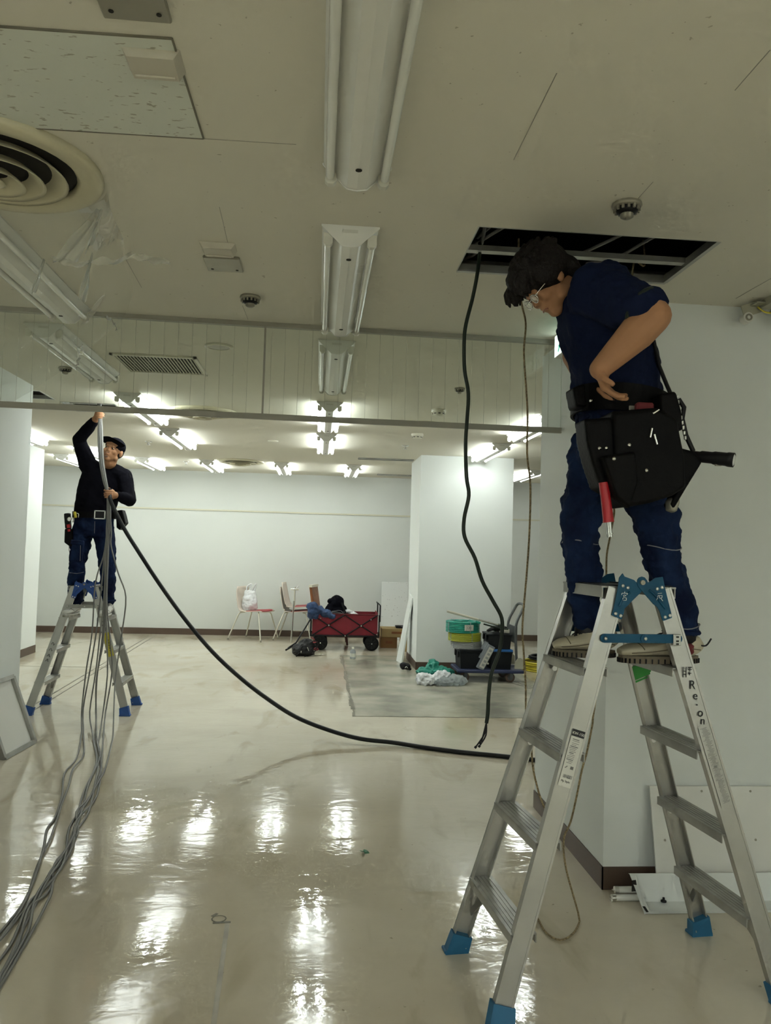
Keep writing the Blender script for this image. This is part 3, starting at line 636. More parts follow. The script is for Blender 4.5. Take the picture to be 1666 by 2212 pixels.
        lk = MB().box((xs-.008, yy+sy*.008, zs-.003), (.028, .005, .040), bev=.002).build('stay_lock', 'steel', t, False)
        for dz in (.010, -.004, -.014): MB().box((xs-.008, yy+sy*.0108, zs-.003+dz), (.010, .001, .005)).build('lock_slot', 'hole', lk, False)
    t['rails'] = ''
    return t, rail_axes, pivot
lad, rax, piv = stepladder('stepladder', 'tall aluminium stepladder with teal blue hinges carrying the bending man', 1.09, 2.80, math.radians(6), 1.395, .5, .245, .165, 4, 'blue', 'bluefoot', True, 'blue')
del lad['rails']
def on_rail(ax, z, u, off=.0025):
    a, b, d, w, n = ax; return a+d*((z-a.z)/d.z)+w*u+n*off
# left near rail: printed product sticker
ax = rax(-1, -1); a, b, d, w, n = ax
def rail_poly(ax, z0, z1, u0, u1, off, m, par, name):
    q = [on_rail(ax, z0, u0, off), on_rail(ax, z0, u1, off), on_rail(ax, z1, u1, off), on_rail(ax, z1, u0, off)]
    n_ = ax[4]*.0004; o = MB().add(q+[p+n_ for p in q], [(3, 2, 1, 0), (4, 5, 6, 7), (0, 1, 5, 4), (1, 2, 6, 5), (2, 3, 7, 6), (3, 0, 4, 7)])
    return o.build(name, m, par, False)
stk = rail_poly(ax, .735, .915, -.022, .024, .0022, 'sticker', lad, 'product_sticker')
rail_poly(ax, .893, .915, -.022, .024, .0027, 'ink', stk, 'sticker_header')
text('KW-150', .0125, on_rail(ax, .903, .001, .0034), w, d, 'sticker', stk, 'model_text')
text('My Style', .0095, on_rail(ax, .752, .0, .0029), w, d, 'ink', stk, 'brand_text')
g = MB(); random.seed(5)
for k in range(15):
    z = .884-k*.0052-(.002 if k > 1 else 0); l = random.uniform(.010, .018); u0 = -.006+random.uniform(-.003, .003)
    g.bar(on_rail(ax, z, u0-l*.6, .003), on_rail(ax, z, u0+l, .003), .0016 if k % 4 else .003, .0003, n)
for k in range(16): u0 = -.013+k*.0021; g.bar(on_rail(ax, .762, u0, .003), on_rail(ax, .773, u0, .003), random.choice((.0006, .0012)), .0003, n)
g.bar(on_rail(ax, .792, -.014, .003), on_rail(ax, .799, -.007, .003), .003, .0003, n); g.box(on_rail(ax, .796, .010, .003), (.011, .0006, .010), M((w, n, d)).transposed())
tag(g.build('sticker_print', 'print', stk, False), kind='stuff')
# right near rail: handwritten letters and small print
ax = rax(1, -1); a, b, d, w, n = ax
for ch, z, sz in (('R', 1.058, .042), ('e', 1.022, .040), ('.', 1.003, .045), ('o', .965, .042), ('n', .938, .038)):
    text(ch, sz, on_rail(ax, z, .004, .0024), V((1, .1, -.05)), V((.05, 0, 1)), 'ink', lad, 'handwritten_letter')
def strokes(ax, segs, o, sx, sz, m, par, name, th=.0016, w_=None, d_=None):
    g = MB()
    for x0, y0, x1, y1 in segs: g.bar(o+V((sx*x0, -.0004, sz*y0)), o+V((sx*x1, -.0004, sz*y1)), th, .0004, V((0, 1, 0)))
    return g.build(name, m, par, False)
strokes(ax, [(-1, 1, -1, -1), (-.4, 1, -.4, -1), (-1, .2, -.4, .2), (-1, -.4, -.4, -.4), (0, .9, .8, .9), (0, .5, .8, .5), (.4, 1, .4, .1), (0, -.2, .7, -.2), (.35, 0, .35, -.6)], on_rail(ax, 1.103, .002, .003), .018, .018, 'ink', lad, 'handwritten_mark', .0028)
g = MB()
for k in range(70):
    z = .915-k*.0036
    g.bar(on_rail(ax, z, random.uniform(-.016, -.004), .0028), on_rail(ax, z, random.uniform(.006, .018), .0028), .0013, .0003, n)
tag(g.build('safety_print', 'print', rail_poly(ax, .655, .925, -.021, .022, .0021, 'alu', lad, 'safety_sticker'), False), kind='stuff')
# white marker characters on the hinge plates
yo = -.165-.008-.0065
strokes(None, [(0, 1.3, 0, .95), (-.8, .9, .8, .9), (-.8, .9, -.85, .45), (.8, .9, .6, .5), (-.3, .45, .3, .45), (-.3, .45, -.3, .0), (.3, .45, .3, .0), (-.3, 0, .3, 0), (-.5, -.25, .5, -.25), (-.5, -.25, -.5, -.8), (.5, -.25, .5, -.8), (-.5, -.8, .5, -.8)], V((-.064, yo, piv-.050)), .013, .014, 'inkw', lad, 'marker_character', .0018)
strokes(None, [(-.6, 1, .6, 1.1), (-.5, .5, .7, .5), (-.5, .5, -.6, 0), (-.6, 0, -.9, -.6), (.7, .5, .6, -.1), (-.1, .5, -.1, -.1), (-.1, -.1, .6, -.1), (.2, -.1, .9, -.8)], V((.064, yo-.004, piv-.050)), .013, .014, 'inkw', lad, 'marker_character', .0018)
# green tape on the far right rail
ax = rax(1, 1); g = MB(); a, b, d, w, n = ax
for u0, u1, z0, z1 in ((-.033, .034, 1.03, 1.085), (-.033, .02, 1.02, 1.03), (.034, .040, 1.04, 1.08)):
    q = [on_rail(ax, z0, u0, -.029), on_rail(ax, z0+.004, u1, -.029), on_rail(ax, z1, u1, -.029), on_rail(ax, z1-.003, u0, -.029)]
    g.add(q+[p-n*.001 for p in q], [(3, 2, 1, 0), (4, 5, 6, 7), (0, 1, 5, 4), (1, 2, 6, 5), (2, 3, 7, 6), (3, 0, 4, 7)])
g.build('green_tape', 'green', lad, False)

lad2, rax2, piv2 = stepladder('stepladder', 'aluminium stepladder with bright blue hinges carrying the man in the black sweater', -2.005, 7.24, math.radians(1), 1.10, .40, .235, .165, 3, 'blue2', 'bluefoot2', False, 'aludark')
del lad2['rails']
ax = rax2(1, -1); a, b, d, w, n = ax
st = rail_poly(ax, .50, .70, -.024, .024, .0022, 'yellow', lad2, 'yellow_sticker')
g = MB()
for k in range(8):
    z = .685-k*.0225
    g.bar(on_rail(ax, z, -.004, .0028), on_rail(ax, z, .014, .0028), .004, .0003, n); g.bar(on_rail(ax, z-.010, .0, .0028), on_rail(ax, z-.010, .012, .0028), .004, .0003, n); g.bar(on_rail(ax, z+.003, .005, .0028), on_rail(ax, z-.013, .004, .0028), .003, .0003, n)
tag(g.build('sticker_print', 'ink', st, False), kind='stuff')
g = MB()
for z0, sc in ((.80, 1), (.76, .9), (.73, 1.1)): g.tube(smooth_path([on_rail(ax, z0+.016*math.sin(q*2.1)*sc, -.014+.007*q, .003) for q in range(5)], 3), .0018, 5)
g.build('handwritten_mark', 'ink', lad2, False)
ax = rax2(-1, -1); g = MB()
for z0 in (.60, .55, .50, .46): g.tube(smooth_path([on_rail(ax, z0+.012*math.sin(q*1.9+z0*9), -.014+.007*q, .003) for q in range(5)], 3), .0018, 5)
g.build('handwritten_mark', 'ink', lad2, False)

# ================================================================== PEOPLE
def hframe(f, up):
    f = V(f).normalized(); up = V(up); up = (up-f*up.dot(f)).normalized(); x = f.cross(up)
    return M((x, f, up)).transposed()
def head_into(mb, c, R, neck_to, nr=.055):
    c = V(c); P = lambda x, y, z: c+R@V((x, y, z))
    e = lambda p, r: mb.ell(P(*p), r, R, 18, 12)
    e((0, -.012, .032), (.076, .096, .088)); e((0, .03, -.035), (.060, .062, .072)); e((0, .055, -.09), (.030, .032, .024))
    e((0, .066, .045), (.056, .026, .030)); e((0, .079, .016), (.046, .014, .010))
    mb.cap([P(0, .083, .008), P(0, .095, -.022)], [.0075, .0105], 10); e((-.011, .090, -.027), (.008, .009, .007)); e((.011, .090, -.027), (.008, .009, .007))
    for s in (-1, 1):
        e((s*.040, .062, -.025), (.022, .024, .022)); e((s*.052, .01, -.06), (.014, .03, .026))
        e((s*.079, -.006, -.008), (.010, .019, .030)); e((s*.076, -.002, -.028), (.009, .012, .012))
        e((s*.032, .077, .000), (.014, .010, .007))
    e((0, .086, -.052), (.023, .010, .0055)); e((0, .083, -.063), (.021, .010, .006)); e((0, .078, -.073), (.018, .008, .006))
    mb.cap([P(0, -.018, -.05), P(0, -.022, -.10), neck_to], [nr, nr, nr*1.12], 14)
    return P
def face_parts(root, c, R, P, brow=True):
    for s in (-1, 1):
        MB().ell(P(s*.031, .0835, .001), (.0115, .006, .0042), R, 12, 8).build('eye', 'eyew', root)
        MB().ell(P(s*.030, .0880, .001), (.0055, .003, .0052), R, 10, 6).build('iris', 'eyed', root)
        MB().tube([P(s*(.016+.007*k), .088-.0012*k*k, .017+.003*math.sin(k*1.1)) for k in range(5)], [.002, .003, .003, .0028, .0015], 6).build('eyebrow', 'hair', root)
        MB().tube([P(s*(.018+.0065*k), .0885-.001*k*k, .0055+.0025*math.sin(k*.8)) for k in range(5)], .0012, 5).build('eyelid', 'hair', root)
    MB().tube([P(-.022+.0055*k, .0925-.0008*(k-4)**2*.4, -.0575-.0004*(k-4)**2) for k in range(9)], .0022, 6).build('lips', 'lip', root)
def grip_hand(mb, c, axis, start, wrist, R0, flip=1, arc=4.4):
    """fist around a bundle of radius R0 at c; `axis` along the bundle, `start` = direction from bundle to the palm"""
    c = V(c); axis = V(axis).normalized(); s = V(start); s = (s-axis*s.dot(axis)).normalized(); q = axis.cross(s)*flip
    fr = .0088; ra = R0+fr*.8
    mb.ell(c+s*(ra+.014)+q*.004, (.022, .022, .044), M((s, q, axis)).transposed(), 14, 10)
    for k, (o, rr, al) in enumerate(((.031, .92, .88), (.0105, 1, 1), (-.0095, .97, .97), (-.028, .84, .82))):
        pts = [c+axis*o*1.0+(s*math.cos(a)+q*math.sin(a))*(ra+.003) for a in [(-.5+arc*al*i/6) for i in range(7)]]
        mb.cap(pts, [fr*rr*(1.12-.05*i) for i in range(7)], 10)
    tp = [c+s*(ra+.010)+axis*.036-q*.006, c+s*(ra*.75)-q*(ra*.8)+axis*.05, c-q*(ra+.004)+axis*.045-s*.004, c-q*(ra*.75)-s*(ra*.75)+axis*.036]
    mb.cap(tp, [.0125, .0115, .0105, .009], 10)
    w = V(wrist); mb.cap([c+s*(ra+.016), (c+s*(ra+.016))*.45+w*.55, w], [.026, .025, .027], 12)
def shoe(root, ankle, heel, toe_dir, L, up_m, sole_m, collar=None, lace='ink', z=0, w=.048):
    """boot with sole; heel = ground point under the heel, z = ground height"""
    d = V((toe_dir[0], toe_dir[1], 0)).normalized(); s = V((-d.y, d.x, 0)); h = V((heel[0], heel[1], z)); up = V((0, 0, 1))
    g = MB()
    secs = [(-.012, .026, .026), (.0, .034, .038), (.05, .038, .045), (.11, .040, .040), (.17, .045, .029), (.215, .046, .024), (.25, .040, .020), (.278, .022, .013)]
    g.loft([(h+d*(a*L/.28)+up*(.022+hh), ww*w/.048, hh) for a, ww, hh in secs], 18, s)
    g.cap([h+d*(.045*L/.28)+up*.06, h+d*(.05*L/.28)+up*.10, V(ankle)], [.040, .040, .043], 14)
    o = remesh(g.build('shoe', up_m, root), .0045, 6)
    n = 20; pl = []
    for i in range(n):
        a = 2*PI*i/n; x = math.cos(a); y = math.sin(a); lx = L/2+.006
        ww = (.043+.010*(x*.7+.3*x*x))*w/.048; pl.append((x*lx, y*ww))
    cen = h+d*(L/2-.006*L/.28)
    sl = MB().prism(pl, cen, d, s, .026).build('sole', sole_m, o)
    tr = MB()
    for i in range(40):
        a = 2*PI*i/40; x = math.cos(a)*(L/2+.006); y = math.sin(a)*(.043+.010*(math.cos(a)*.7+.3*math.cos(a)**2))*w/.048
        p = cen+d*x+s*y; tr.box(p+up*.009, (.005, .005, .016), M.Rotation(a, 3, 'Z'))
    tag(tr.build('tread_lugs', 'black' if sole_m != 'shoew' else 'grey', o), kind='stuff')
    la = MB()
    for i in range(5):
        a = .085+.022*i; hh = .022+2*(.0435-.0042*i)*.97
        p = h+d*(a*L/.28)+up*(hh+.010)
        la.tube([p+s*.022-up*.008, p+up*.003, p-s*.022-up*.008+d*.008], .0028, 5); la.tube([p-s*.022-up*.008, p+up*.003, p+s*.022-up*.008+d*.008], .0028, 5)
    la.build('laces', lace, o)
    sm = MB(); yy = [-.9, -.6, -.3, 0, .3, .6, .9]
    for a0, hs, wd in ((.205, .024, .046), (.06, .043, .039)):
        sm.tube([h+d*(a0*L/.28+.012*(1-q*q))+s*(wd*w/.048*math.sin(q*PI/2)*1.02)+up*(.022+hs+hs*math.cos(q*PI/2)*1.03) for q in yy], .0018, 5)
    for sd in (-1, 1): sm.tube([h+d*(a*L/.28)+s*(sd*ww*w/.048*1.015)+up*(.022+hh*.75) for a, ww, hh in secs[1:7]], .0016, 5)
    tag(sm.build('seam', 'sole', o), kind='stuff')
    if collar: MB().lathe([(.040, -.02), (.047, -.012), (.049, .012), (.044, .022), (.036, .018)], V(ankle)-up*.0, 20).build('collar', collar, o)
    return o

# ------------------------------------------------------------------ near man, bending
Yn = 2.80
np_ = thing('person', 'man in navy T-shirt and jeans bending his head on the tall stepladder, straddling it', 'person', at(1345, 960, Yn))
A = at
Hc = A(1183, 610, Yn); HR = hframe((-.64, -.10, -.77), (-.77, 0, .64))
sk = MB(); P = head_into(sk, Hc, HR, A(1272, 622, Yn), .058)
# hidden trunk and limbs, one continuous surface with head, arms and hands
sk.loft([(A(1340, 960, Yn), .14, .10), (A(1325, 850, Yn), .14, .10), (A(1300, 740, Yn), .15, .10), (A(1288, 660, Yn), .16, .09), (A(1278, 615, Yn), .08, .06)], 16, V((0, 1, 0)))
LS, LE, LW = A(1312, 640, 2.62), A(1412, 683, 2.46), A(1297, 797, 2.50)
RS, RE, RWr = A(1262, 648, 2.98), A(1240, 770, 3.02), A(1285, 838, 2.78)
sk.cap([LS, LE, LE*.7+LW*.3, LW], [.060, .058, .060, .036], 14)
sk.cap([RS, RE, RE*.7+RWr*.3, RWr], [.055, .046, .047, .030], 14)
def open_hand(mb, w, kn, tip, side, thumb, bend):
    w, kn, tip, side = V(w), V(kn), V(tip), V(side).normalized(); d = (tip-kn).normalized()
    nn = d.cross(side).normalized()*bend
    mb.loft([(w, .030, .020), (w*.5+kn*.5, .040, .017), (kn, .042, .015), (kn+d*.01, .040, .012)], 14, side)
    for k, (o, l) in enumerate(((-.031, .072), (-.0105, .082), (.0105, .077), (.031, .060))):
        b = kn+side*o; q = [b, b+d*l*.42+nn*.006, b+d*l*.72+nn*.018, b+d*l*.9+nn*.036]
        mb.cap(q, [.0098, .0092, .0086, .0076], 10)
    t0 = w*.65+kn*.35+side*(-.034*thumb); mb.cap([t0, t0-side*(.022*thumb)+d*.026+nn*.008, t0-side*(.022*thumb)+d*.055+nn*.02], [.0135, .0115, .0095], 10)
open_hand(sk, LW, A(1308, 836, 2.515), A(1330, 868, 2.515), V((.55, .8, .1)), 1, 1)
open_hand(sk, RWr, A(1305, 855, 2.68), A(1330, 875, 2.66), V((.2, .9, .2)), -1, 1)
hipR, kneeR, calfR, ankR = A(1293, 960, 2.87), A(1254, 1145, 2.87), A(1262, 1240, 2.88), A(1270, 1372, 2.90)
hipL, kneeL, calfL, ankL = A(1385, 965, 2.73), A(1424, 1165, 2.74), A(1450, 1260, 2.75), A(1472, 1378, 2.76)
sk.cap([hipR, kneeR, calfR, ankR], [.065, .05, .045, .035]); sk.cap([hipL, kneeL, calfL, ankL], [.065, .05, .045, .035])
body = remesh(sk.build('body', 'skin', np_), .0052, 4)
face_parts(np_, Hc, HR, P)
# hair
h = MB(); h.ell(P(0, -.018, .045), (.100, .112, .098), HR, 20, 14); h.ell(P(0, .045, .085), (.085, .066, .052), HR); h.ell(P(0, -.085, -.02), (.078, .045, .06), HR)
for s in (-1, 1): h.ell(P(s*.075, .005, .035), (.028, .066, .055), HR)
random.seed(21)
for k in range(34):
    x = random.uniform(-.07, .07); b = P(x, .070+random.uniform(-.02, .012), .078+random.uniform(-.012, .015)); l = random.uniform(.05, .075)
    tip = b+V((random.uniform(-.018, .008), random.uniform(-.008, .008), -l)); h.cap([b, b*.5+tip*.5+V((-.010, 0, 0)), tip], [.014, .012, .006], 7)
for k in range(40):
    a = random.uniform(0, 2*PI); q = random.uniform(.2, 1.3); v = V((math.cos(a)*math.sin(q)*.105, math.sin(a)*math.sin(q)*.115, .045+math.cos(q)*.10))
    b = P(*v); tip = P(*(V((v.x, v.y-.015, v.z))*1.06)); h.cap([b, tip], [.016, .010], 7)
remesh(h.build('hair', 'hair', np_), .0048, 3)
gl = MB()
for s in (-1, 1):
    c = P(s*.033, .104, -.004); gl.tube([c+HR@V((.022*math.cos(a), .004*abs(math.cos(a))*-1, .017*math.sin(a))) for a in [2*PI*i/16 for i in range(17)]], .0018, 6)
    gl.tube([P(s*.055, .100, .002), P(s*.078, .06, .004), P(s*.082, .0, .004)], .0016, 6)
gl.tube([P(-.011, .106, 0), P(0, .110, .003), P(.011, .106, 0)], .0016, 6); gl = gl.build('glasses', 'chrome', np_)
for s in (-1, 1): MB().ell(P(s*.033, .103, -.004), (.021, .0012, .016), HR, 14, 6).build('lens', 'glass', gl)
# T-shirt
sh = MB()
sh.loft([(A(1338, 905, Yn), .178, .152), (A(1333, 850, Yn), .182, .150), (A(1322, 780, Yn), .188, .150), (A(1300, 710, Yn), .202, .156), (A(1287, 650, Yn), .205, .140), (A(1284, 612, Yn), .165, .105), (A(1274, 590, Yn), .10, .075)], 24, V((0, 1, 0)))
sl_end = LS*.22+LE*.78
sh.cap([LS, LS*.5+LE*.5, sl_end], [.098, .094, .088], 16); sh.cap([A(1285, 630, 2.66), LS], [.10, .098], 14)
sh.cap([RS, RS*.45+RE*.55], [.095, .082], 14)
shirt = remesh(sh.build('t_shirt', 'navy', np_), .008, 4, .042, .09)
dd = (LE-LS).normalized(); fx_, fy_ = frame(dd)
hm = MB(); hm.tube([sl_end+dd*.012+(fx_*math.cos(a)+fy_*math.sin(a))*.079 for a in [2*PI*i/20 for i in range(21)]], .009, 8); hm.build('sleeve_hem', 'olive', shirt)
# jeans
j = MB()
j.loft([(A(1342, 1025, Yn), .155, .130), (A(1340, 975, Yn), .180, .150), (A(1337, 900, Yn), .176, .148), (A(1335, 870, Yn), .170, .145)], 22, V((0, 1, 0)))
j.cap([hipR, hipR*.5+kneeR*.5, kneeR+V((-.006, 0, .02)), kneeR+V((.0, 0, -.05)), calfR, ankR+V((.0, 0, .075)), ankR+V((.0, 0, .05))], [.098, .090, .073, .064, .064, .056, .055], 16)
j.cap([hipL, hipL*.5+kneeL*.5, kneeL+V((0, 0, .02)), kneeL+V((.01, 0, -.05)), calfL, ankL+V((0, 0, .075)), ankL+V((0, 0, .05))], [.100, .090, .075, .066, .064, .058, .060], 16)
jeans = remesh(j.build('jeans', 'denim', np_), .0075, 3, .045, .055)
for k, (p, r) in enumerate(((kneeR+V((0, 0, -.045)), .066), (kneeL+V((.008, 0, -.03)), .069), (ankL+V((0, 0, .045)), .062))):
    MB().tube([p+V((r*math.cos(a), r*math.sin(a), .008*math.sin(a*2+k))) for a in [2*PI*i/22 for i in range(23)]], .0022, 5).build('seam_stitch', 'stitch', jeans)
MB().tube([ankL+V((.060*math.cos(a), .060*math.sin(a), .022)) for a in [2*PI*i/22 for i in range(23)]], .008, 6).build('turn_up', 'denim', jeans)
MB().lathe([(.045, -.01), (.051, .0), (.051, .03), (.046, .04)], ankL+V((0, 0, -.005)), 18).build('sock', 'black', jeans)
MB().lathe([(.045, -.01), (.049, .0), (.049, .03), (.045, .04)], ankR+V((0, 0, -.005)), 18).build('sock', 'black', jeans)
ZS = 1.1190
hl = A(1502, 1430, 2.76); shoe(np_, ankL+V((.0, 0, -.035)), (hl.x, hl.y), (-1, -.05), .292, 'shoe', 'sole', 'burg', 'ink', ZS, .052)
hr = A(1305, 1430, 2.90); shoe(np_, ankR+V((.01, 0, -.035)), (hr.x+.02, hr.y-.03), (-1, .12), .22, 'shoe', 'sole', 'burg', 'ink', ZS, .052)
MB().tube(smooth_path([ankL+V((.05, -.03, -.02)), ankL+V((.075, -.035, -.022)), ankL+V((.092, -.04, .004))], 4), .003, 6).build('lace_end', 'black', np_)
# tool belt
belt = MB(); RB = V((0, 1, 0))
bc = A(1338, 893, Yn); tl = V((.03, 0, 1)).normalized(); bx = V((0, 1, 0)); by = V((1, 0, -.03))
def ring(mb, c, rx, ry, h, th, tilt=.0, n=36):
    o = []; 
    for z in (-h/2, h/2):
        for rr in (0, th):
            o.append([c+V(((ry+rr)*math.cos(2*PI*i/n), (rx+rr)*math.sin(2*PI*i/n), z+tilt*math.cos(2*PI*i/n))) for i in range(n)])
    vs = o[0]+o[1]+o[3]+o[2]; 
    fs = [(k*n+i, k*n+(i+1) % n, ((k+1) % 4)*n+(i+1) % n, ((k+1) % 4)*n+i) for k in range(4) for i in range(n)]
    mb.add(vs, fs, False)
ring(belt, bc+V((0, 0, .02)), .188, .163, .095, .010, -.02); tb = belt.build('tool_belt', 'leather', np_)
def slab_px(pts, Y, th, m, par, name, bulge=.02, vox=.006):
    """leather pouch: outline in the wall of the belt (seen side), real depth th, remeshed soft"""
    ps = [A(x, y, Y) for x, y in pts]; c = sum(ps, V((0, 0, 0)))/len(ps); n = len(ps)
    o = [p+V((0, th, 0)) for p in ps]; f = [c+(p-c)*.93+V((0, -.012, 0)) for p in ps]
    vs = f+ps+o; fs = [tuple(range(n))[::-1], tuple(range(2*n, 3*n))]+[(k*n+i, (k+1)*n+i, (k+1)*n+(i+1) % n, k*n+(i+1) % n) for k in range(2) for i in range(n)]
    g = MB(); g.add(vs, fs); ob = g.build(name, m, par)
    return remesh(ob, vox, 3)
slab_px([(1262, 905), (1335, 900), (1338, 985), (1342, 1062), (1325, 1070), (1296, 1052), (1278, 1000), (1266, 950)], 2.52, .10, 'leather', tb, 'front_pouch')
slab_px([(1322, 888), (1420, 880), (1462, 905), (1478, 985), (1481, 1052), (1452, 1072), (1400, 1088), (1352, 1096), (1332, 1070)], 2.50, .13, 'leather', tb, 'main_pouch')
slab_px([(1300, 985), (1372, 975), (1378, 1040), (1360, 1098), (1330, 1075)], 2.475, .04, 'leather', tb, 'small_pouch')
slab_px([(1462, 965), (1500, 975), (1516, 998), (1484, 1050), (1452, 1104), (1446, 1090), (1470, 1040)], 2.545, .05, 'leather', tb, 'saw_sheath')
slab_px([(1444, 1082), (1466, 1062), (1468, 1085), (1460, 1108), (1446, 1104)], 2.55, .03, 'grey', tb, 'sheath_tip')
slab_px([(1425, 850), (1458, 845), (1470, 885), (1474, 930), (1440, 935), (1428, 900)], 2.53, .10, 'leather', tb, 'side_holster')
slab_px([(1236, 838), (1262, 828), (1268, 880), (1244, 880)], 2.62, .08, 'leather', tb, 'belt_pad')
stp = MB(); stp.tube([A(1466, 862, 2.56), A(1478, 880, 2.56), A(1474, 905, 2.56), A(1482, 940, 2.56), A(1498, 975, 2.56)], .008, 6); stp.tube([A(1412, 735, 2.66), A(1424, 790, 2.66), A(1440, 830, 2.62), A(1462, 880, 2.58)], .007, 6); stp.build('strap', 'black', tb)
ch = MB()
for k in range(9): ch.box(A(1463+k*2.2, 858+k*11, 2.548), (.009, .006, .014), bev=.002)
ch.build('chain_links', 'steel', tb)['kind'] = 'stuff'
for x, y, Y in ((1277, 866, 2.60), (1354, 842, 2.63), (1296, 968, 2.505), (1311, 968, 2.505), (1327, 991, 2.46), (1360, 961, 2.485), (1452, 939, 2.50), (1397, 1016, 2.485), (1443, 926, 2.5)):
    MB().lathe([(0, .004), (.005, .003), (.0065, 0)], A(x, y, Y), 12, M.Rotation(PI/2, 3, 'X')).build('snap_stud', 'chrome', tb)
bk = MB(); bk.box(A(1367, 892, 2.598), (.026, .006, .05), bev=.002); bk.build('buckle', 'steel', tb)
ck = MB(); ck.tube([A(1402, 888, 2.50), A(1412, 893, 2.49), A(1424, 885, 2.49)], .004, 6); ck.tube([A(1405, 945, 2.485), A(1409, 925, 2.485)], .004, 6); ck.tube([A(1414, 938, 2.485), A(1420, 960, 2.485)], .004, 6); tag(ck.build('metal_clip', 'chrome', tb), kind='stuff')
MB().box(A(1392, 880, 2.55), (.06, .03, .03), bev=.006).build('dark_red_handle', 'burg', tb)
t = thing('flashlight', 'black flashlight sticking out of the back of the tool belt', 'flashlight', A(1540, 990, 2.56))
p0, p1 = A(1492, 984, 2.58), A(1576, 993, 2.50); d = (p1-p0).normalized(); RL = M((*[frame(d)[0]], frame(d)[1], d)).transposed()
MB().lathe([(.0, 0), (.014, .001), (.017, .01), (.017, .03), (.020, .036), (.020, .07), (.0225, .078), (.0225, .115), (.0245, .122), (.0245, .140), (.021, .141)], p0, 18, RL).build('barrel', 'black', t)
MB().lathe([(.0215, .139), (.015, .1425), (0, .143)], p0, 18, RL).build('lens', 'lens', t)
MB().box(p0+d*.09+V((0, 0, -.022)), (.02, .008, .006)).build('switch', 'grey', t)
t = thing('hand_tool', 'red-handled tool with chrome shaft hanging head down from the tool pouch', 'tool', A(1312, 1090, 2.5))
a, b, c = A(1305, 1042, 2.515), A(1315, 1128, 2.515), A(1318, 1160, 2.515)
MB().tube([a, a*.6+b*.4, b-(b-a)*.06, b], [.017, .0165, .0175, .019], 14).build('handle', 'red', t)
sh_ = MB(); sh_.tube([b, c], .0095, 12); sh_.tube([c-(c-b)*.25, c-(c-b)*.2], .012, 12); sh_.build('shaft', 'chrome', t)

# ------------------------------------------------------------------ far man, arm raised
Yf = 7.22
fp = thing('person', 'man in black sweater and black cap reaching up, standing on the bright-blue-hinged ladder', 'person', at(205, 1130, Yf))
Hc = A(244.5, 974.5, 7.13); HR = hframe((-.13, -.95, .22), (.27, .20, .94))
sk = MB(); P = head_into(sk, Hc, HR, A(234, 1006, 7.20), .056)
sk.loft([(A(203, 1130, Yf), .13, .09), (A(208, 1090, Yf), .13, .09), (A(220, 1045, Yf), .15, .09), (A(228, 1020, Yf), .14, .08), (A(233, 1008, Yf), .06, .05)], 16)
aS, aE, aW = A(190, 1004, 7.20), A(171, 950, 7.14), A(206, 906, 6.97)
bS, bE, bW = A(269, 1030, 7.20), A(280, 1080, 7.10), A(250, 1070, 6.92)
CH = A(216.5, 897, 6.93); CL = A(233.5, 1068, 6.88)
sk.cap([aS, aE, aW], [.05, .042, .030]); sk.cap([bS, bE, bW], [.05, .042, .030])
grip_hand(sk, CH, (0, 0, 1), (-.75, .65, 0), aW, .021, 1)
grip_hand(sk, CL, (-.06, 0, 1), (.75, .65, 0), bW, .021, -1)
fhR, fkR, fcR, faR = A(180, 1142, 7.22), A(166, 1222, 7.15), A(163, 1258, 7.19), A(163, 1297, 7.22)
fhL, fkL, fcL, faL = A(224, 1142, 7.22), A(233, 1226, 7.17), A(233, 1260, 7.2), A(232, 1297, 7.22)
sk.cap([fhR, fkR, fcR, faR], [.06, .05, .045, .035]); sk.cap([fhL, fkL, fcL, faL], [.06, .05, .045, .035])
remesh(sk.build('body', 'skin', fp), .0050, 4)
face_parts(fp, Hc, HR, P)
bd = MB(); bd.ell(P(0, .0885, -.0445), (.021, .006, .0045), HR); bd.ell(P(0, .083, -.083), (.016, .007, .010), HR); bd.build('beard', 'beard', fp)
h = MB(); h.ell(P(0, -.03, .015), (.081, .085, .075), HR, 18, 12); h.build('hair', 'hair', fp)
c = MB(); c.ell(P(0, -.014, .050), (.086, .103, .076), HR, 20, 12); cp = c.build('cap', 'knit', fp)
def brim(u, v, zo=0):
    a = (u-.5)*2.2; r = .100+.075*v*math.cos(a*.75); return P(math.sin(a)*r*.86, math.cos(a)*r*.95-.004, .056-.020*abs(math.sin(a))+.018*v+zo)
br = MB(); br.grid(lambda u, v: brim(u, v), 14, 5); br.grid(lambda u, v: brim(1-u, v, .005), 14, 5); br.build('cap_brim', 'knit', cp)
sw = MB()
sw.loft([(A(204, 1112, Yf), .178, .118), (A(206, 1095, Yf), .180, .118), (A(212, 1070, Yf), .186, .120), (A(222, 1040, Yf), .198, .122), (A(228, 1018, Yf), .190, .105), (A(233, 1006, Yf), .10, .075)], 24)
sw.cap([A(205, 1018, 7.2), aS, aS*.5+aE*.5, aE, aE*.5+aW*.5, aE*.1+aW*.9], [.085, .082, .066, .058, .050, .040], 14)
sw.cap([A(250, 1022, 7.2), bS, bS*.5+bE*.5, bE, bE*.5+bW*.5, bE*.12+bW*.88], [.08, .075, .064, .058, .050, .040], 14)
sweater = remesh(sw.build('sweater', 'knit', fp), .007, 5, .016, .09)
cn = A(235, 1003, 7.18); MB().lathe([(.075, -.02), (.069, .0), (.066, .022), (.060, .024), (.058, .0)], cn, 20, M.Rotation(.2, 3, 'Y')).build('collar', 'knit', sweater)
MB().tube([A(279, 1023, 7.12), A(282, 1031, 7.12)], .004, 6).build('shoulder_tab', 'black', sweater)
j = MB()
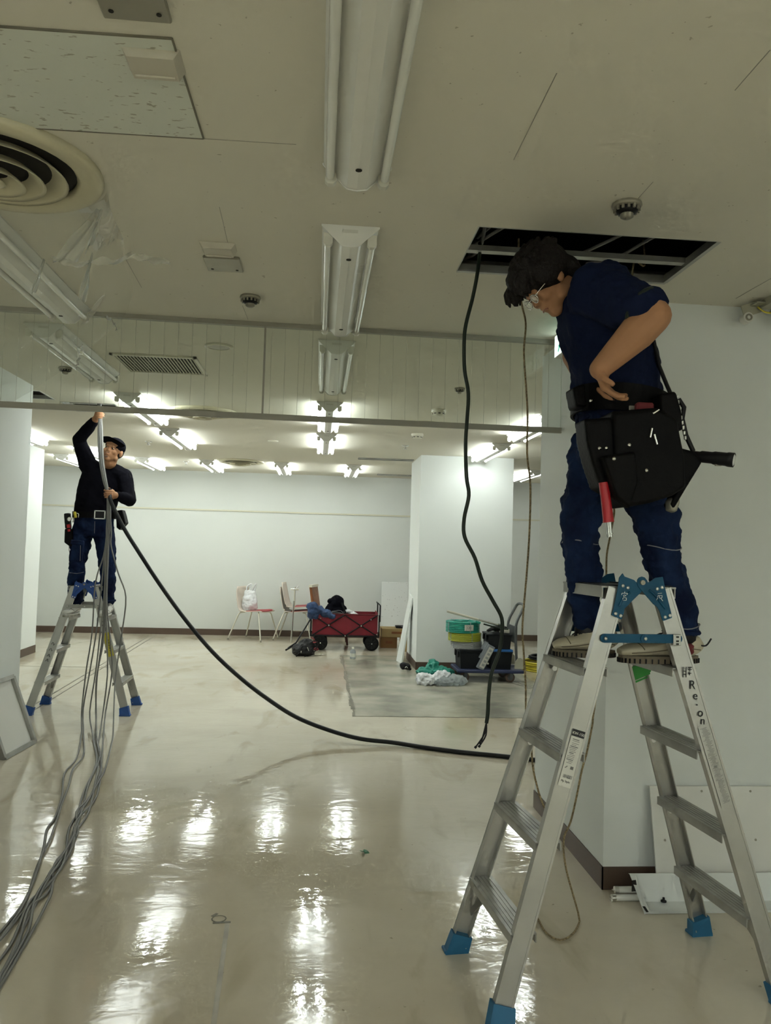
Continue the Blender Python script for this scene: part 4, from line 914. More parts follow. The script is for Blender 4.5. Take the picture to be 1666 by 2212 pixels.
j.loft([(A(204, 1160, Yf), .15, .105), (A(203, 1140, Yf), .178, .118), (A(204, 1115, Yf), .172, .114), (A(204, 1104, Yf), .168, .112)], 22)
j.cap([fhR, fhR*.5+fkR*.5, fkR, fkR+V((0, 0, -.06)), fcR, faR+V((0, 0, .05)), faR+V((0, 0, .01))], [.092, .086, .072, .066, .067, .062, .064], 14)
j.cap([fhL, fhL*.5+fkL*.5, fkL, fkL+V((0, 0, -.06)), fcL, faL+V((0, 0, .05)), faL+V((0, 0, .01))], [.092, .084, .071, .064, .064, .058, .060], 14)
jeans = remesh(j.build('cargo_jeans', 'denim', fp), .0075, 3, .035, .06)
pk = MB(); pc = A(167, 1192, 7.04); pk.box(pc, (.10, .03, .17), M.Rotation(.08, 3, 'Y'), bev=.008); pk.box(pc+V((0, -.004, .08)), (.11, .034, .04), M.Rotation(.08, 3, 'Y'), bev=.006); pk.build('cargo_pocket', 'denim', jeans)
sm = MB(); sm.tube([A(174, 1178, 7.02), A(173, 1212, 7.02)], .002, 5); sm.tube([A(150, 1237, 7.06), A(166, 1239, 7.05), A(181, 1236, 7.06)], .002, 5); sm.tube([A(205, 1126, 7.09), A(204, 1152, 7.09)], .002, 5); sm.build('seam_stitch', 'stitch', jeans)
for a_ in (faR, faL): MB().tube([a_+V((.064*math.cos(q), .064*math.sin(q), .0)) for q in [2*PI*i/22 for i in range(23)]], .011, 6).build('turn_up', 'denim', jeans)
ZS = .8285
for a_ in (faR, faL): shoe(fp, a_+V((0, 0, -.03)), (a_.x+.005, a_.y+.055), (-.10 if a_ is faR else .03, -1), .255, 'shoew', 'shoew', None, 'ink', ZS, .050)
bl = MB(); bc = A(204, 1113, Yf)
n = 36
ringp = [(math.cos(2*PI*i/n), math.sin(2*PI*i/n)) for i in range(n)]
vs = []
for z, q in ((-.028, 0), (-.028, .008), (.028, .008), (.028, 0)): vs += [bc+V(((.181+q)*x, (.121+q)*y, z)) for x, y in ringp]
bl.add(vs, [(k*n+i, k*n+(i+1) % n, ((k+1) % 4)*n+(i+1) % n, ((k+1) % 4)*n+i) for k in range(4) for i in range(n)]); tb = bl.build('tool_belt', 'leather', fp)
bf = MB(); q = A(216, 1112, 7.075)
for a_, b_ in (((-.046, -.038), (.046, -.030)), ((-.046, .030), (.046, .038))): bf.box(q+V((0, 0, (a_[1]+b_[1])/2)), (.092, .012, .008))
for s in (-1, 1): bf.box(q+V((s*.043, 0, 0)), (.010, .012, .072))
bf.build('buckle', 'chrome', tb); MB().box(q+V((0, .002, 0)), (.076, .008, .058)).build('buckle_plate', 'black', tb)
slab = lambda pts, Y, th, m, nm: slab_px(pts, Y, th, m, tb, nm, vox=.006)
slab([(140, 1142), (156, 1142), (158, 1180), (150, 1180), (139, 1172)], 7.12, .07, 'leather', 'tool_holster')
slab([(138, 1109), (149, 1108), (151, 1142), (141, 1142)], 7.14, .06, 'black', 'dark_tool_case')
slab([(250, 1103), (264, 1101), (268, 1113), (272, 1130), (266, 1136), (258, 1145), (252, 1140)], 7.12, .11, 'leather', 'side_pouch')
MB().lathe([(0, .006), (.016, .006), (.020, .002), (.020, 0)], A(150, 1121.5, 7.10), 18, M.Rotation(PI/2, 3, 'X')).build('tape_measure', 'chrome', tb)
yl = MB(); yl.box(A(162.5, 1112, 7.08), (.022, .03, .055), M.Rotation(-.2, 3, 'Y'), bev=.006); yl.build('yellow_tool_grip', 'yellow', tb)
cl_ = MB(); cl_.tube(smooth_path([A(166, 1109, 7.08), A(170, 1110, 7.08), A(169.5, 1118, 7.08)], 4), .004, 6); cl_.tube(smooth_path([A(156, 1117, 7.08), A(159, 1123, 7.08), A(157, 1128, 7.08)], 4), .006, 6); tag(cl_.build('metal_clip', 'chrome', tb), kind='stuff')
rd = MB(); rd.tube([A(148, 1133, 7.10), A(149, 1140, 7.10)], .017, 12); rd.tube([A(148.5, 1143, 7.10), A(149, 1148, 7.10)], .012, 12); rd.build('red_tool_grip', 'red', tb)
MB().tube([A(148.5, 1172, 7.12), A(149.5, 1191, 7.12)], .004, 6).build('tool_tip', 'chrome', tb)

# ================================================================== CABLES AND ROPES
def cable(name, pts, r, m, label, cat, group=None, k=5, n=8):
    g = MB(); q = smooth_path(pts, k)
    for v in q: v.z = max(v.z, r*1.02)
    g.tube(q, r, n); o = g.build(name, m); return tag(o, label, cat, group)
def fpt(x, y, r): p = fl(x, y); p.z = r; return p
random.seed(8)
GC = 'grey cables pulled from the far hatch'
Ztop = CEIL+.10
low = [  # (pixels hanging in the air, pixels on the floor)
    ([(224, 1200), (206, 1260), (199, 1366), (186, 1450), (177, 1530)], [(176, 1590), (165, 1640), (139, 1673), (134, 1724), (118, 1770), (101, 1795), (92, 1846), (59, 1938), (0, 2018), (-60, 2080)]),
    ([(226, 1200), (218, 1280), (208, 1366), (194, 1450), (180, 1530)], [(181, 1600), (180, 1635), (158, 1665), (148, 1700), (133, 1740), (112, 1810), (82, 1870), (55, 1950), (5, 2030), (-60, 2110)]),
    ([(228, 1200), (225, 1290), (216, 1370), (207, 1450), (194, 1537)], [(203, 1610), (208, 1655), (180, 1715), (160, 1795), (138, 1850), (113, 1879), (85, 1930), (59, 1963), (30, 2030), (0, 2077), (-50, 2140)]),
    ([(229, 1200), (226, 1290), (222, 1370), (210, 1460), (207, 1540)], [(210, 1610), (218, 1660), (196, 1720), (165, 1760), (168, 1800), (140, 1850), (105, 1905), (75, 1960), (45, 2020), (10, 2100), (-40, 2170)]),
    ([(231, 1200), (228, 1290), (224, 1380), (208, 1470), (208, 1550)], [(205, 1610), (212, 1650), (205, 1700), (190, 1760), (163, 1800), (155, 1840), (120, 1896), (100, 1935), (62, 1970), (40, 2040), (0, 2120), (-40, 2190)]),
    ([(233, 1200), (229, 1290), (231, 1380), (232, 1460), (221, 1550)], [(212, 1610), (216, 1640), (190, 1700), (178, 1750), (150, 1830), (118, 1870), (112, 1920), (105, 1951), (59, 2035), (0, 2135), (-40, 2200)]),
    ([(234, 1200), (231, 1300), (238, 1380), (242, 1450), (228, 1540)], [(221, 1620), (217, 1680), (205, 1730), (165, 1780), (150, 1850), (110, 1890), (75, 1950), (62, 2010), (25, 2080), (-30, 2180)]),
    ([(240, 1180), (256, 1240), (272, 1290), (263, 1370), (250, 1460)], [(243, 1600), (228, 1660), (215, 1690), (185, 1740), (150, 1790), (138, 1870), (95, 1925), (40, 1985), (0, 2040), (-60, 2090)]),
]
for i, (air, ground) in enumerate(low):
    a = 2*PI*i/8; ox, oy = .0135*math.cos(a), .0135*math.sin(a)
    if i == 0: ox = oy = 0
    o = V((ox, oy, 0))
    up = [at(213, 868, 7.12)+V((0, .05, .14))+o*2, at(215, 880, 7.03)+o, CH+o*.7, at(217, 935, 6.90)+o*1.4+V((-.012*(i == 2), 0, 0)), at(219, 990, 6.88)+o*1.3, at(226, 1035, 6.87)+o*1.1, CL+o*.7, at(235.5, 1110, 6.86)+o*1.1, at(234+(i-3), 1150, 6.85)+o*1.4]
    h = [at(x, y, 6.84-.02*j-.02*(i % 3)) for j, (x, y) in enumerate(air)]
    gnd = [fpt(x, y, .0065+.010*((i+j) % 3 == 0)) for j, (x, y) in enumerate(ground)]
    # last airborne points come down to the first floor point
    last = h[-1]; land = gnd[0]; mid = last*.35+land*.65; mid.z = land.z+(last.z-land.z)*.28
    w8 = ['left outermost strand', 'second strand from the left', 'third strand from the left', 'strand in the middle of the bundle', 'strand just right of the bundle middle', 'strand with the wide bend by the yellow sticker', 'second strand from the right', 'loose right outermost strand looping by the ladder'][i]
    cable('grey_cable', up+h+[mid]+gnd, .0058, 'cable', 'grey cable from the far hatch, '+w8, 'cable', GC, 4, 6)
p = [V((CL.x+.012, CL.y+.012, CL.z+.05)), V((CL.x+.014, CL.y+.004, CL.z+.02)), at(238, 1078, 6.85)]
for x, y, Y in ((247, 1100, 6.84), (270, 1145, 6.80), (300, 1193, 6.76), (345, 1262, 6.70), (400, 1338, 6.62), (460, 1409, 6.54), (520, 1465, 6.46), (580, 1511, 6.37), (640, 1549, 6.28), (710, 1577, 6.18), (780, 1596, 6.08)): p.append(at(x, y, Y))
p += [fpt(850, 1611, .024), fpt(920, 1620, .017), fpt(1000, 1630, .017), fpt(1080, 1638, .017), fpt(1150, 1646, .017), fpt(1230, 1656, .017)]
cable('black_cable', p, .0165, 'blackcable', 'thick black cable sagging from the far man down to the floor', 'cable')
p = [V((.60, 3.4, CEIL+.16)), V((.62, 3.15, CEIL+.09))]+[at(x, y, 3.03) for x, y in ((1033, 578), (1022, 640), (1007, 700), (1003, 740), (1004, 800), (1012, 850), (1009, 910), (1006, 960), (1008, 1030), (1013, 1070), (1003, 1120), (1004, 1160), (1026, 1205), (1042, 1255), (1065, 1298), (1084, 1335), (1084, 1375), (1078, 1410), (1062, 1455), (1056, 1500), (1054, 1540), (1051, 1562))]
gc = cable('green_cable', p, .0074, 'olive', 'dark green cable hanging from the near hatch with split wire ends', 'cable')
for x1, y1, x2, y2 in ((1047, 1585, 1029, 1612), (1050, 1588, 1037, 1610), (1046, 1580, 1040, 1604)):
    e = MB(); e.tube(smooth_path([at(1051, 1560, 3.03), at(x1, y1, 3.03), at(x2, y2, 3.02)], 4), .003, 6); e.tube([at(x2, y2, 3.02), at(x2-3, y2+4, 3.02)], .005, 6); e.build('wire_end', 'black', gc, False)
RY = 3.17
p = [V((1.38, 3.3, CEIL+.2)), V((1.345, 3.2, CEIL+.05))]+[at(x, y, RY) for x, y in ((1371, 565), (1366, 620), (1372, 700), (1395, 800), (1390, 900), (1350, 1000), (1328, 1080), (1327, 1110), (1318, 1160), (1311, 1200), (1310, 1250), (1307, 1300), (1304, 1380), (1298, 1440), (1282, 1545), (1280, 1565), (1268, 1625), (1257, 1665), (1246, 1720), (1233, 1775), (1218, 1815))]
p += [at(1224, 1880, 3.1), fpt(1252, 1990, .006), fpt(1238, 2020, .006), fpt(1210, 2034, .006), fpt(1180, 2018, .006), fpt(1160, 1985, .006), at(1163, 1900, 3.08), at(1171, 1830, 3.16)]
p += [at(x, y, RY) for x, y in ((1182, 1768), (1165, 1715), (1152, 1660), (1147, 1600), (1137, 1540), (1136, 1480), (1131, 1400), (1129, 1350), (1138, 1240), (1144, 1150), (1146, 1050), (1139, 980), (1140, 900), (1137, 840), (1132, 760), (1136, 700), (1127, 655), (1120, 600))]+[V((at(1120, 560, 3.17).x, 3.17, CEIL+.12))]
cable('tan_rope', p, .0040, 'rope', 'tan twisted rope hanging from the near hatch and looping on the floor', 'rope')

# ================================================================== RIGHT FOREGROUND: BOARD, TRAY, TUBES
t = thing('ceiling_board', 'white board with screw heads leaning on the near right pillar', 'board', (2.3, 3.45, 0))
ZB_ = at(1500, 1697, 3.497).z; x0, x1 = at(1402, 1700, 3.497).x, 2.55
def lean(x, z): return V((x, 3.39+.107*z/ZB_, z))
q = [lean(x0, .002), lean(x1, .002), lean(x1, ZB_), lean(x0, ZB_)]; th = V((0, -.010, .0))
g = MB(); g.add([v+th for v in q]+q, [(0, 1, 2, 3), (7, 6, 5, 4), (0, 4, 5, 1), (1, 5, 6, 2), (2, 6, 7, 3), (3, 7, 4, 0)]); g.build('panel', 'plain', t)
for x in (x0+.05, x0+.24, x0+.47, x0+.70):
    for z in (ZB_-.02, ZB_-.22, ZB_-.42):
        if x > x0+.1 and z < ZB_-.1 and x < x0+.4: continue
        MB().disc(lean(x, z)+V((0, -.0105, 0)), .0055, (0, -1, .15), 8, .001).build('screw_head', 'grey', t)
t = thing('light_reflector', 'white sheet metal light reflector tray lying in front of the leaning board', 'reflector', (2.0, 3.3, 0))
A_, B_, C_ = at(1360, 1887, 3.370), at(1384, 1948, 3.34), fl(1393, 1975); C_.z = .003
prof = [A_+V((0, .012, -.004)), A_, B_, C_, C_+V((0, -.004, .012))]; n = len(prof)
c = MB(); vs = prof+[V((2.75, p.y, p.z)) for p in prof]
c.add(vs, [(i, i+1, n+i+1, n+i) for i in range(n-1)])
o = c.build('tray', 'whitecool', t); md = o.modifiers.new('s', 'SOLIDIFY'); md.thickness = .0016; bake(o); o.data.polygons.foreach_set('use_smooth', [False]*len(o.data.polygons))
e = MB(); pl = [A_+V((-.002, -.01, 0)), C_+V((-.004, -.008, 0)), at(1404, 1968, 3.27), at(1387, 1935, 3.325), at(1374, 1891, 3.36)]
e.add(pl+[p+V((.0025, .001, 0)) for p in pl], [tuple(range(5))[::-1], tuple(range(5, 10))]+[(i, (i+1) % 5, 5+(i+1) % 5, 5+i) for i in range(5)]); e.build('end_flap', 'whitecool', t)
def hole_px(pts, Y, name):
    q = [at(x, y, Y) for x, y in pts]; MB().add(q+[p+V((0, .0015, 0)) for p in q], [(3, 2, 1, 0), (4, 5, 6, 7), (0, 1, 5, 4), (1, 2, 6, 5), (2, 3, 7, 6), (3, 0, 4, 7)]).build(name, 'hole', t)
hole_px([(1365, 1926), (1366, 1902), (1374, 1901), (1378, 1925)][::-1], 3.335, 'cutout'); hole_px([(1388, 1958), (1394, 1958), (1402, 1970), (1397, 1971)][::-1], 3.255, 'cutout')
gp = at(1434, 1946, 3.33); MB().lathe([(.012, 0), (.012, .006), (.005, .008), (.005, .018), (0, .018)], gp+V((0, 0, -.004)), 14).build('cable_gland', 'black', t)
for k, (y, z, x, lb) in enumerate(((3.445, .0145, 1.33, 'bottom'), (3.465, .040, 1.35, 'top'))):
    t = thing('spare_lamp_tube', 'white spare fluorescent tube lying at the foot of the pillar, %s one' % lb, 'lamp tube', (x, y-.05, 0), 0)
    MB().tube([(x, y-.05, z), (x+1.15, y-.05, z)], .0142, 14).build('glass', 'glasstube', t)
    MB().tube([(x-.012, y-.05, z), (x+.006, y-.05, z)], .0146, 14).build('end_cap', 'metalcap', t)
    for s in (-1, 1): MB().tube([(x-.012, y-.05+s*.005, z), (x-.022, y-.05+s*.005, z)], .0014, 6).build('pin', 'chrome', t)
# left: framed panel leaning on the near left pillar
t = thing('hatch_frame', 'aluminium-framed cream hatch panel leaning on the near left pillar', 'panel', (-2.1, 5.6, 0))
A0, A1 = fl(15, 1634), fl(68, 1605)
B1 = V((-2.218, A1.y-.005, .47)); dirn = (A1-A0).normalized(); A0 = A1-dirn*.46; upv = (B1-A1)
c4 = [A0, A1, A1+upv, A0+upv]; nn = dirn.cross(upv).normalized()
if nn.x < 0: nn = -nn
for i in range(4):
    a, b = c4[i], c4[(i+1) % 4]; MB().bar(a+nn*.02+V((0, 0, .004)), b+nn*.02+V((0, 0, .004)), .030, .034, nn).build('frame_bar', 'steel', t)
cc = sum(c4, V((0, 0, 0)))/4
MB().add([cc+(p-cc)*.97+nn*.012+V((0, 0, .004)) for p in c4]+[cc+(p-cc)*.97+nn*.002+V((0, 0, .004)) for p in c4], [(0, 1, 2, 3), (7, 6, 5, 4), (0, 4, 5, 1), (1, 5, 6, 2), (2, 6, 7, 3), (3, 7, 4, 0)]).build('panel', 'plain', t)
# small things on the near floor
s_ = MB(); b = fl(787, 1843)
for k in range(5):
    a = k*1.3; s_.prism([(-.012, -.006), (.014, -.004), (.010, .008), (-.008, .007)], b+V((.012*math.cos(a), .012*math.sin(a), .002+.003*k)), (math.cos(a), math.sin(a), .2*(k % 2)), (-math.sin(a), math.cos(a), .3), .001)
tag(s_.build('plastic_scrap', 'scrap'), 'small crumpled green plastic scrap on the middle of the floor', 'scrap')
b = fl(473, 1985); MB1 = MB(); MB1.lathe([(.030, .0005), (.030, .0016), (.025, .0016), (.025, .0005)], b, 22); MB1.bar(b+V((-.03, .02, .001)), b+V((-.012, .045, .001)), .012, .001); MB1.bar(b+V((-.02, -.035, .001)), b+V((.05, -.03, .001)), .012, .001)
tag(MB1.build('floor_mark', 'groove'), 'dark ring-shaped scar on the floor left of center', 'mark', kind='structure')
b0, b1 = fl(492, 1990), fl(455, 2260); g = MB(); g.bar(b0+V((0, 0, .0004)), b1+V((0, 0, .0004)), .018, .0008); g = g.build('floor_scuff', mat('scuff_line', (.40, .37, .29), .35, var=.25, vscale=9)); struct(g)

# ================================================================== BACKGROUND THINGS
def chair(x, y, rz, label, n_shell=1, group=None):
    t = thing('shell_chair', label, 'chair', (x, y, 0), rz, group)
    for k in range(n_shell):
        dz, dx = .075*k, .03*k
        # shell: profile in x (forward) z, swept across width
        pr = [(.24, .445), (.20, .462), (.08, .452), (-.06, .440), (-.16, .452), (-.205, .50), (-.235, .62), (-.262, .76), (-.272, .83)]
        def sp(u, v, off=0):
            i = v*(len(pr)-1); j = min(int(i), len(pr)-2); f = i-j
            px = pr[j][0]*(1-f)+pr[j+1][0]*f; pz = pr[j][1]*(1-f)+pr[j+1][1]*f
            wv = .215*(1-.25*abs(v-.45)**2*4*.5)*(1-.18*max(0, v-.85)/.15); q = (u-.5)*2
            return V((px+dx+.03*q*q*(1 if v > .55 else 0), q*wv, pz+dz+.012*q*q*(1 if v < .6 else 0)+off))
        g = MB(); g.grid(lambda u, v: sp(u, v), 10, 16); o = g.build('shell', 'seatwhite', t, False)
        md = o.modifiers.new('s', 'SOLIDIFY'); md.thickness = .010; bake(o)
        g = MB(); g.grid(lambda u, v: sp(.12+.76*u, .02+.36*v, .012), 8, 8); pd = g.build('seat_pad', 'seatred', t, False); md = pd.modifiers.new('s', 'SOLIDIFY'); md.thickness = .012; bake(pd)
    for sx in (-1, 1):
        for sy in (-1, 1):
            dx = .03*(n_shell-1)*0
            MB().tube([V((sx*.12, sy*.10, .435)), V((sx*.17, sy*.16, .43)), V((sx*.185, sy*.185, .40)), V((sx*.30-.02, sy*.26, .012))], .0105, 8).build('leg', 'legwhite', t, False)
            MB().tube([V((sx*.30-.02, sy*.26, 0)), V((sx*.298-.02, sy*.258, .03))], .014, 8).build('leg_tip', 'grey', t, False)
    return t
chair(-.95, 12.68, math.radians(-28), 'cream shell chair with red seat pad holding a white plastic bag')
chair(-.30, 12.80, math.radians(-8), 'two nested cream shell chairs with red pads left of the red wagon', 2)
c = at(540, 1297, 12.72); t = thing('plastic_bag', 'white plastic bag standing on the seat of the leftmost chair', 'bag', (c.x, c.y, .46))
g = MB(); g.loft([(c+V((0, 0, -.155)), .11, .05), (c+V((0, 0, -.10)), .125, .075), (c+V((0, 0, .02)), .12, .07), (c+V((0, 0, .10)), .10, .035), (c+V((.0, 0, .16)), .085, .01)], 18); remesh(g.build('bag_body', 'bag', t), .009, 2, .035, .06)
g = MB(); 
for s in (-1, 1): g.tube(smooth_path([c+V((s*.05, 0, .13)), c+V((s*.07+.02, 0, .22)), c+V((s*.03+.05, -.01, .26)), c+V((s*.02, 0, .14))], 4), [.012]*13, 6)
g.build('bag_handle', 'bag', t)
t = thing('floor_pole', 'thin chrome pole with clamp top standing beside the nested chairs', 'pole', fl(629, 1388))
b = fl(629, 1388); MB().tube([b, b+V((.02, .02, .64))], .014, 10).build('tube', 'chrome', t); MB().tube([b+V((.03, .02, .50)), b+V((.03, .02, .82))], .011, 10).build('inner_tube', 'legwhite', t)
b2 = b+V((.03, .02, .82)); g = MB(); g.box(b2, (.07, .03, .022), bev=.005); g.tube([b2+V((-.06, 0, 0)), b2+V((.06, 0, 0))], .013, 10); g.tube([b2, b2+V((0, 0, .04))], .012, 10); g.tube([b2+V((.03, 0, .02)), b2+V((.05, 0, .05))], .008, 8); g.build('clamp', 'chrome', t)
MB().bar(b+V((.03, .02, .18)), b+V((.20, .10, .17)), .02, .01).build('arm', 'legwhite', t)
# wooden chair behind the wagon
cx, cy = .24, 12.35; t = thing('wooden_chair', 'wooden chair with orange-brown back standing behind the red wagon', 'chair', (cx, cy, 0))
g = MB(); g.grid(lambda u, v: V((cx-.20-.07*v+(u-.5)*.10, cy+(u-.5)*.38*(1-.1*v), .45+.44*v)), 8, 10); o = g.build('backrest', 'wood', t); md = o.modifiers.new('s', 'SOLIDIFY'); md.thickness = .03; bake(o)
MB().box((cx+.03, cy, .44), (.44, .42, .05), bev=.015).build('seat', 'wood', t)
MB().bar((cx-.33, cy-.18, .885), (cx-.23, cy+.18, .885), .05, .035).build('top_rail', 'offwhite', t)
for sx in (-1, 1):
    for sy in (-1, 1): MB().tube([(cx+.02+sx*.18, cy+sy*.17, .43), (cx+.02+sx*.20+.04, cy+sy*.20, 0)], [.024, .017], 10).build('leg', 'darkwood', t)
# wagon
wx0, wx1, wy0, wy1, zb, zt = -.06, .93, 11.55, 12.03, .22, .52
t = thing('folding_wagon', 'red folding wagon with black frame and big black wheels by the far wall', 'wagon', (.43, 11.8, 0))
for nm, a, b in (('side_panel', (wx0+.02, wy0, zb), (wx1-.02, wy0+.006, zt)), ('side_panel', (wx0+.02, wy1-.006, zb), (wx1-.02, wy1, zt)), ('end_panel', (wx0+.02, wy0, zb), (wx0+.026, wy1, zt)), ('end_panel', (wx1-.026, wy0, zb), (wx1-.02, wy1, zt+.03)), ('floor_panel', (wx0+.02, wy0, zb), (wx1-.02, wy1, zb+.01))):
    MB().span(a, b).build(nm, 'redcanvas', t)
g = MB(); g.tube([(wx0+.02, wy0-.004, zt), (wx1-.02, wy0-.004, zt)], .010, 6); g.tube([(wx0+.02, wy1+.004, zt), (wx1-.02, wy1+.004, zt)], .010, 6); g.build('rim_piping', 'burg', t)
xs = [wx0+.02, wx0+.27, wx0+.50, wx0+.74, wx1-.02]; g = MB()
for yy in (wy0-.012, wy1+.012):
    for i in range(2):
        xa, xb = xs[2*i], xs[2*i+2]; g.tube([(xa, yy, zb-.01), (xb, yy, zt)], .0095, 6); g.tube([(xa, yy, zt-.02), (xb, yy, zb-.01)], .0095, 6)
    g.tube([(wx0, yy, zb-.01), (wx1, yy, zb-.01)], .012, 6)
for x in (wx0, wx1):
    for yy in (wy0-.012, wy1+.012): g.tube([(x, yy, zb-.02), (x, yy, zt+.04 if x == wx0 else zt-.0)], .011, 6)
g.build('frame', 'black', t)
g = MB(); g.tube([(wx1+.01, wy0-.01, zt-.1), (wx1+.012, wy0-.01, zt+.14), (wx1-.015, wy0+.02, zt+.165), (wx1-.015, wy1-.14, zt+.165), (wx1+.0, wy1-.12, zt+.14), (wx1+.0, wy1-.12, zt)], .010, 8); g.build('push_bar', 'black', t)
for x in (xs[1]-.01, xs[3]-.01): MB().disc((x, wy0-.022, (zb+zt)/2-.01), .010, (0, -1, 0), 10, .003).build('frame_rivet', 'chrome', t)
for x, z in ((xs[2], zb-.01), (wx0+.02, zb), (wx1-.03, zb+.02), (wx0+.14, zt-.06), (wx1-.12, zt-.07)): MB().disc((x, wy0-.022, z), .008, (0, -1, 0), 10, .003).build('frame_rivet', 'chrome', t)
for x in (.085, .83):
    for yy in (wy0+.02, wy1-.07):
        w = MB(); w.lathe([(.0, -.02), (.075, -.02), (.098, -.028), (.104, -.01), (.104, .03), (.098, .045), (.07, .04), (0, .04)], (x, yy, .104), 26, M.Rotation(PI/2, 3, 'X')); w = w.build('wheel', 'wheel', t)
        s = MB()
        for k in range(8): a = k*PI/4; s.bar((x+.015*math.cos(a), yy-.04, .104+.015*math.sin(a)), (x+.075*math.cos(a), yy-.04, .104+.075*math.sin(a)), .012, .006, V((0, 1, 0)))
        s.build('spoke', 'black', w)['kind'] = 'stuff'; MB().disc((x, yy-.043, .104), .009, (0, -1, 0), 10, .006).build('hub', 'chrome', w)
        MB().bar((x, yy+.0, .21), (x, yy+.0, .115), .03, .012).build('wheel_fork', 'black', t)
g = MB(); g.tube([(wx0+.02, wy0-.02, zt-.03), at(640, 1388, 11.3), ], .011, 8); g.tube([at(640, 1388, 11.3), at(622, 1400, 11.25)], .011, 8); g.tube([at(618, 1404, 11.1), at(632, 1396, 11.4)], .013, 8); g.build('pull_handle', 'black', t)
def lump(name, cat, label, px, Y, ells, m, vox=.012, disp=.03, sc=.07, it=2):
    c = at(px[0], px[1], Y); t = thing(name, label, cat, c); g = MB()
    for (x, y, r, dy) in ells: g.ell(at(x, y, Y+dy), r)
    remesh(g.build(name+'_body', m, t), vox, it, disp, sc); return t
lump('denim_jacket', 'jacket', 'crumpled blue denim jacket draped over the left end of the red wagon', (690, 1318), 11.6, [(675, 1311, (.09, .10, .07), -.02), (688, 1318, (.09, .12, .07), 0), (672, 1325, (.05, .06, .09), -.08), (705, 1326, (.10, .12, .06), .0), (718, 1331, (.07, .1, .045), 0), (680, 1330, (.06, .05, .05), -.06)], 'denimj', .011, .05, .06)
t = lump('black_backpack', 'backpack', 'black backpack piled in the middle of the red wagon', (728, 1312), 11.85, [(728, 1305, (.115, .10, .13), 0), (732, 1320, (.13, .12, .12), 0), (715, 1318, (.09, .1, .11), 0), (734, 1297, (.06, .06, .05), 0), (714, 1298, (.05, .06, .04), 0)], 'knit', .011, .035, .08)
MB().tube(smooth_path([at(724, 1295, 11.75), at(722, 1288, 11.75), at(728, 1287, 11.75), at(730, 1292, 11.75)], 4), .008, 6).build('grab_loop', 'black', t)
MB().tube(smooth_path([at(738, 1302, 11.73), at(743, 1315, 11.70), at(746, 1324, 11.72), at(742, 1332, 11.72)], 4), .012, 6).build('strap', 'black', t)
t = lump('black_bag', 'bag', 'low black bag with pale piping in front of the black backpack in the wagon', (728, 1330), 11.62, [(722, 1328, (.10, .05, .06), 0), (735, 1330, (.08, .05, .055), 0), (755, 1332, (.09, .06, .035), .05)], 'black', .011, .02, .06)
MB().tube(smooth_path([at(716, 1323, 11.56), at(728, 1319, 11.55), at(738, 1320, 11.55), at(743, 1328, 11.55), at(741, 1334, 11.55)], 4), .004, 5).build('piping', 'stitch', t)
lump('clear_bag', 'bag', 'crumpled translucent plastic bag on the right half of the red wagon load', (762, 1325), 11.75, [(752, 1321, (.06, .06, .03), 0), (762, 1326, (.07, .07, .03), 0), (772, 1331, (.05, .05, .035), 0)], 'bag', .009, .04, .05)
MB().box(at(770, 1336, 11.62), (.05, .03, .04), M.Rotation(.4, 3, 'Y'), bev=.008).build('small_orange_packet', 'orange'); tag(COL.objects[-1], 'small orange packet on the red wagon load', 'packet')
t = lump('tool_bag', 'bag', 'black tool bag with straps lying on the floor before the red wagon', (655, 1402), 10.95, [(655, 1402, (.15, .13, .09), 0), (668, 1396, (.10, .1, .09), .03), (645, 1408, (.09, .1, .05), -.02), (662, 1408, (.12, .1, .055), -.03), (660, 1388, (.08, .09, .05), .05)], 'black', .010, .05, .07)
for q in ([(650, 1408), (640, 1418), (655, 1421), (660, 1417)], [(668, 1390), (680, 1384), (688, 1392), (682, 1402)], [(655, 1395), (650, 1402), (649, 1411)], [(672, 1402), (678, 1408), (683, 1404)]): MB().tube(smooth_path([at(x, y, 10.82) for x, y in q], 4), .008, 6).build('strap', 'black', t)
g = MB(); g.box(at(650, 1408, 10.82), (.02, .01, .03), bev=.004); g.build('buckle', 'chrome', t); MB().tube([at(664, 1398, 10.83), at(667, 1406, 10.83)], .006, 6).build('zip_pull', 'chrome', t)
MB().ell(at(683, 1402, 10.9), (.035, .03, .025)).build('red_tool_grip', 'burg', t)
MB().tube(smooth_path([at(672, 1377, 10.9), at(679, 1381, 10.9), at(677, 1388, 10.9), at(686, 1386, 10.9)], 4), .008, 6).build('pink_cord', 'seatred', t)
t = thing('pen_tool', 'small white screwdriver on the floor beside the black tool bag', 'tool', fl(688, 1414)); b = fl(688, 1414, .012); MB().tube([b+V((-.05, 0, 0)), b+V((.03, 0, 0))], .010, 8).build('handle', 'offwhite', t); MB().tube([b+V((.03, 0, 0)), b+V((.09, .01, 0))], .006, 8).build('shaft', 'chrome', t)
b = fl(762, 1423); t = thing('spray_bottle', 'small translucent bottle standing on the floor before the red wagon', 'bottle', b)
MB().lathe([(0, .002), (.036, .002), (.038, .01), (.038, .10), (.030, .115), (.013, .125), (.013, .135)], b, 18).build('bottle_body', 'clearplastic', t); MB().lathe([(.016, .13), (.016, .155), (0, .157)], b, 14).build('cap', 'offwhite', t); MB().lathe([(.0384, .03), (.0384, .075)], b, 18).build('bottle_label', 'sticker', t)
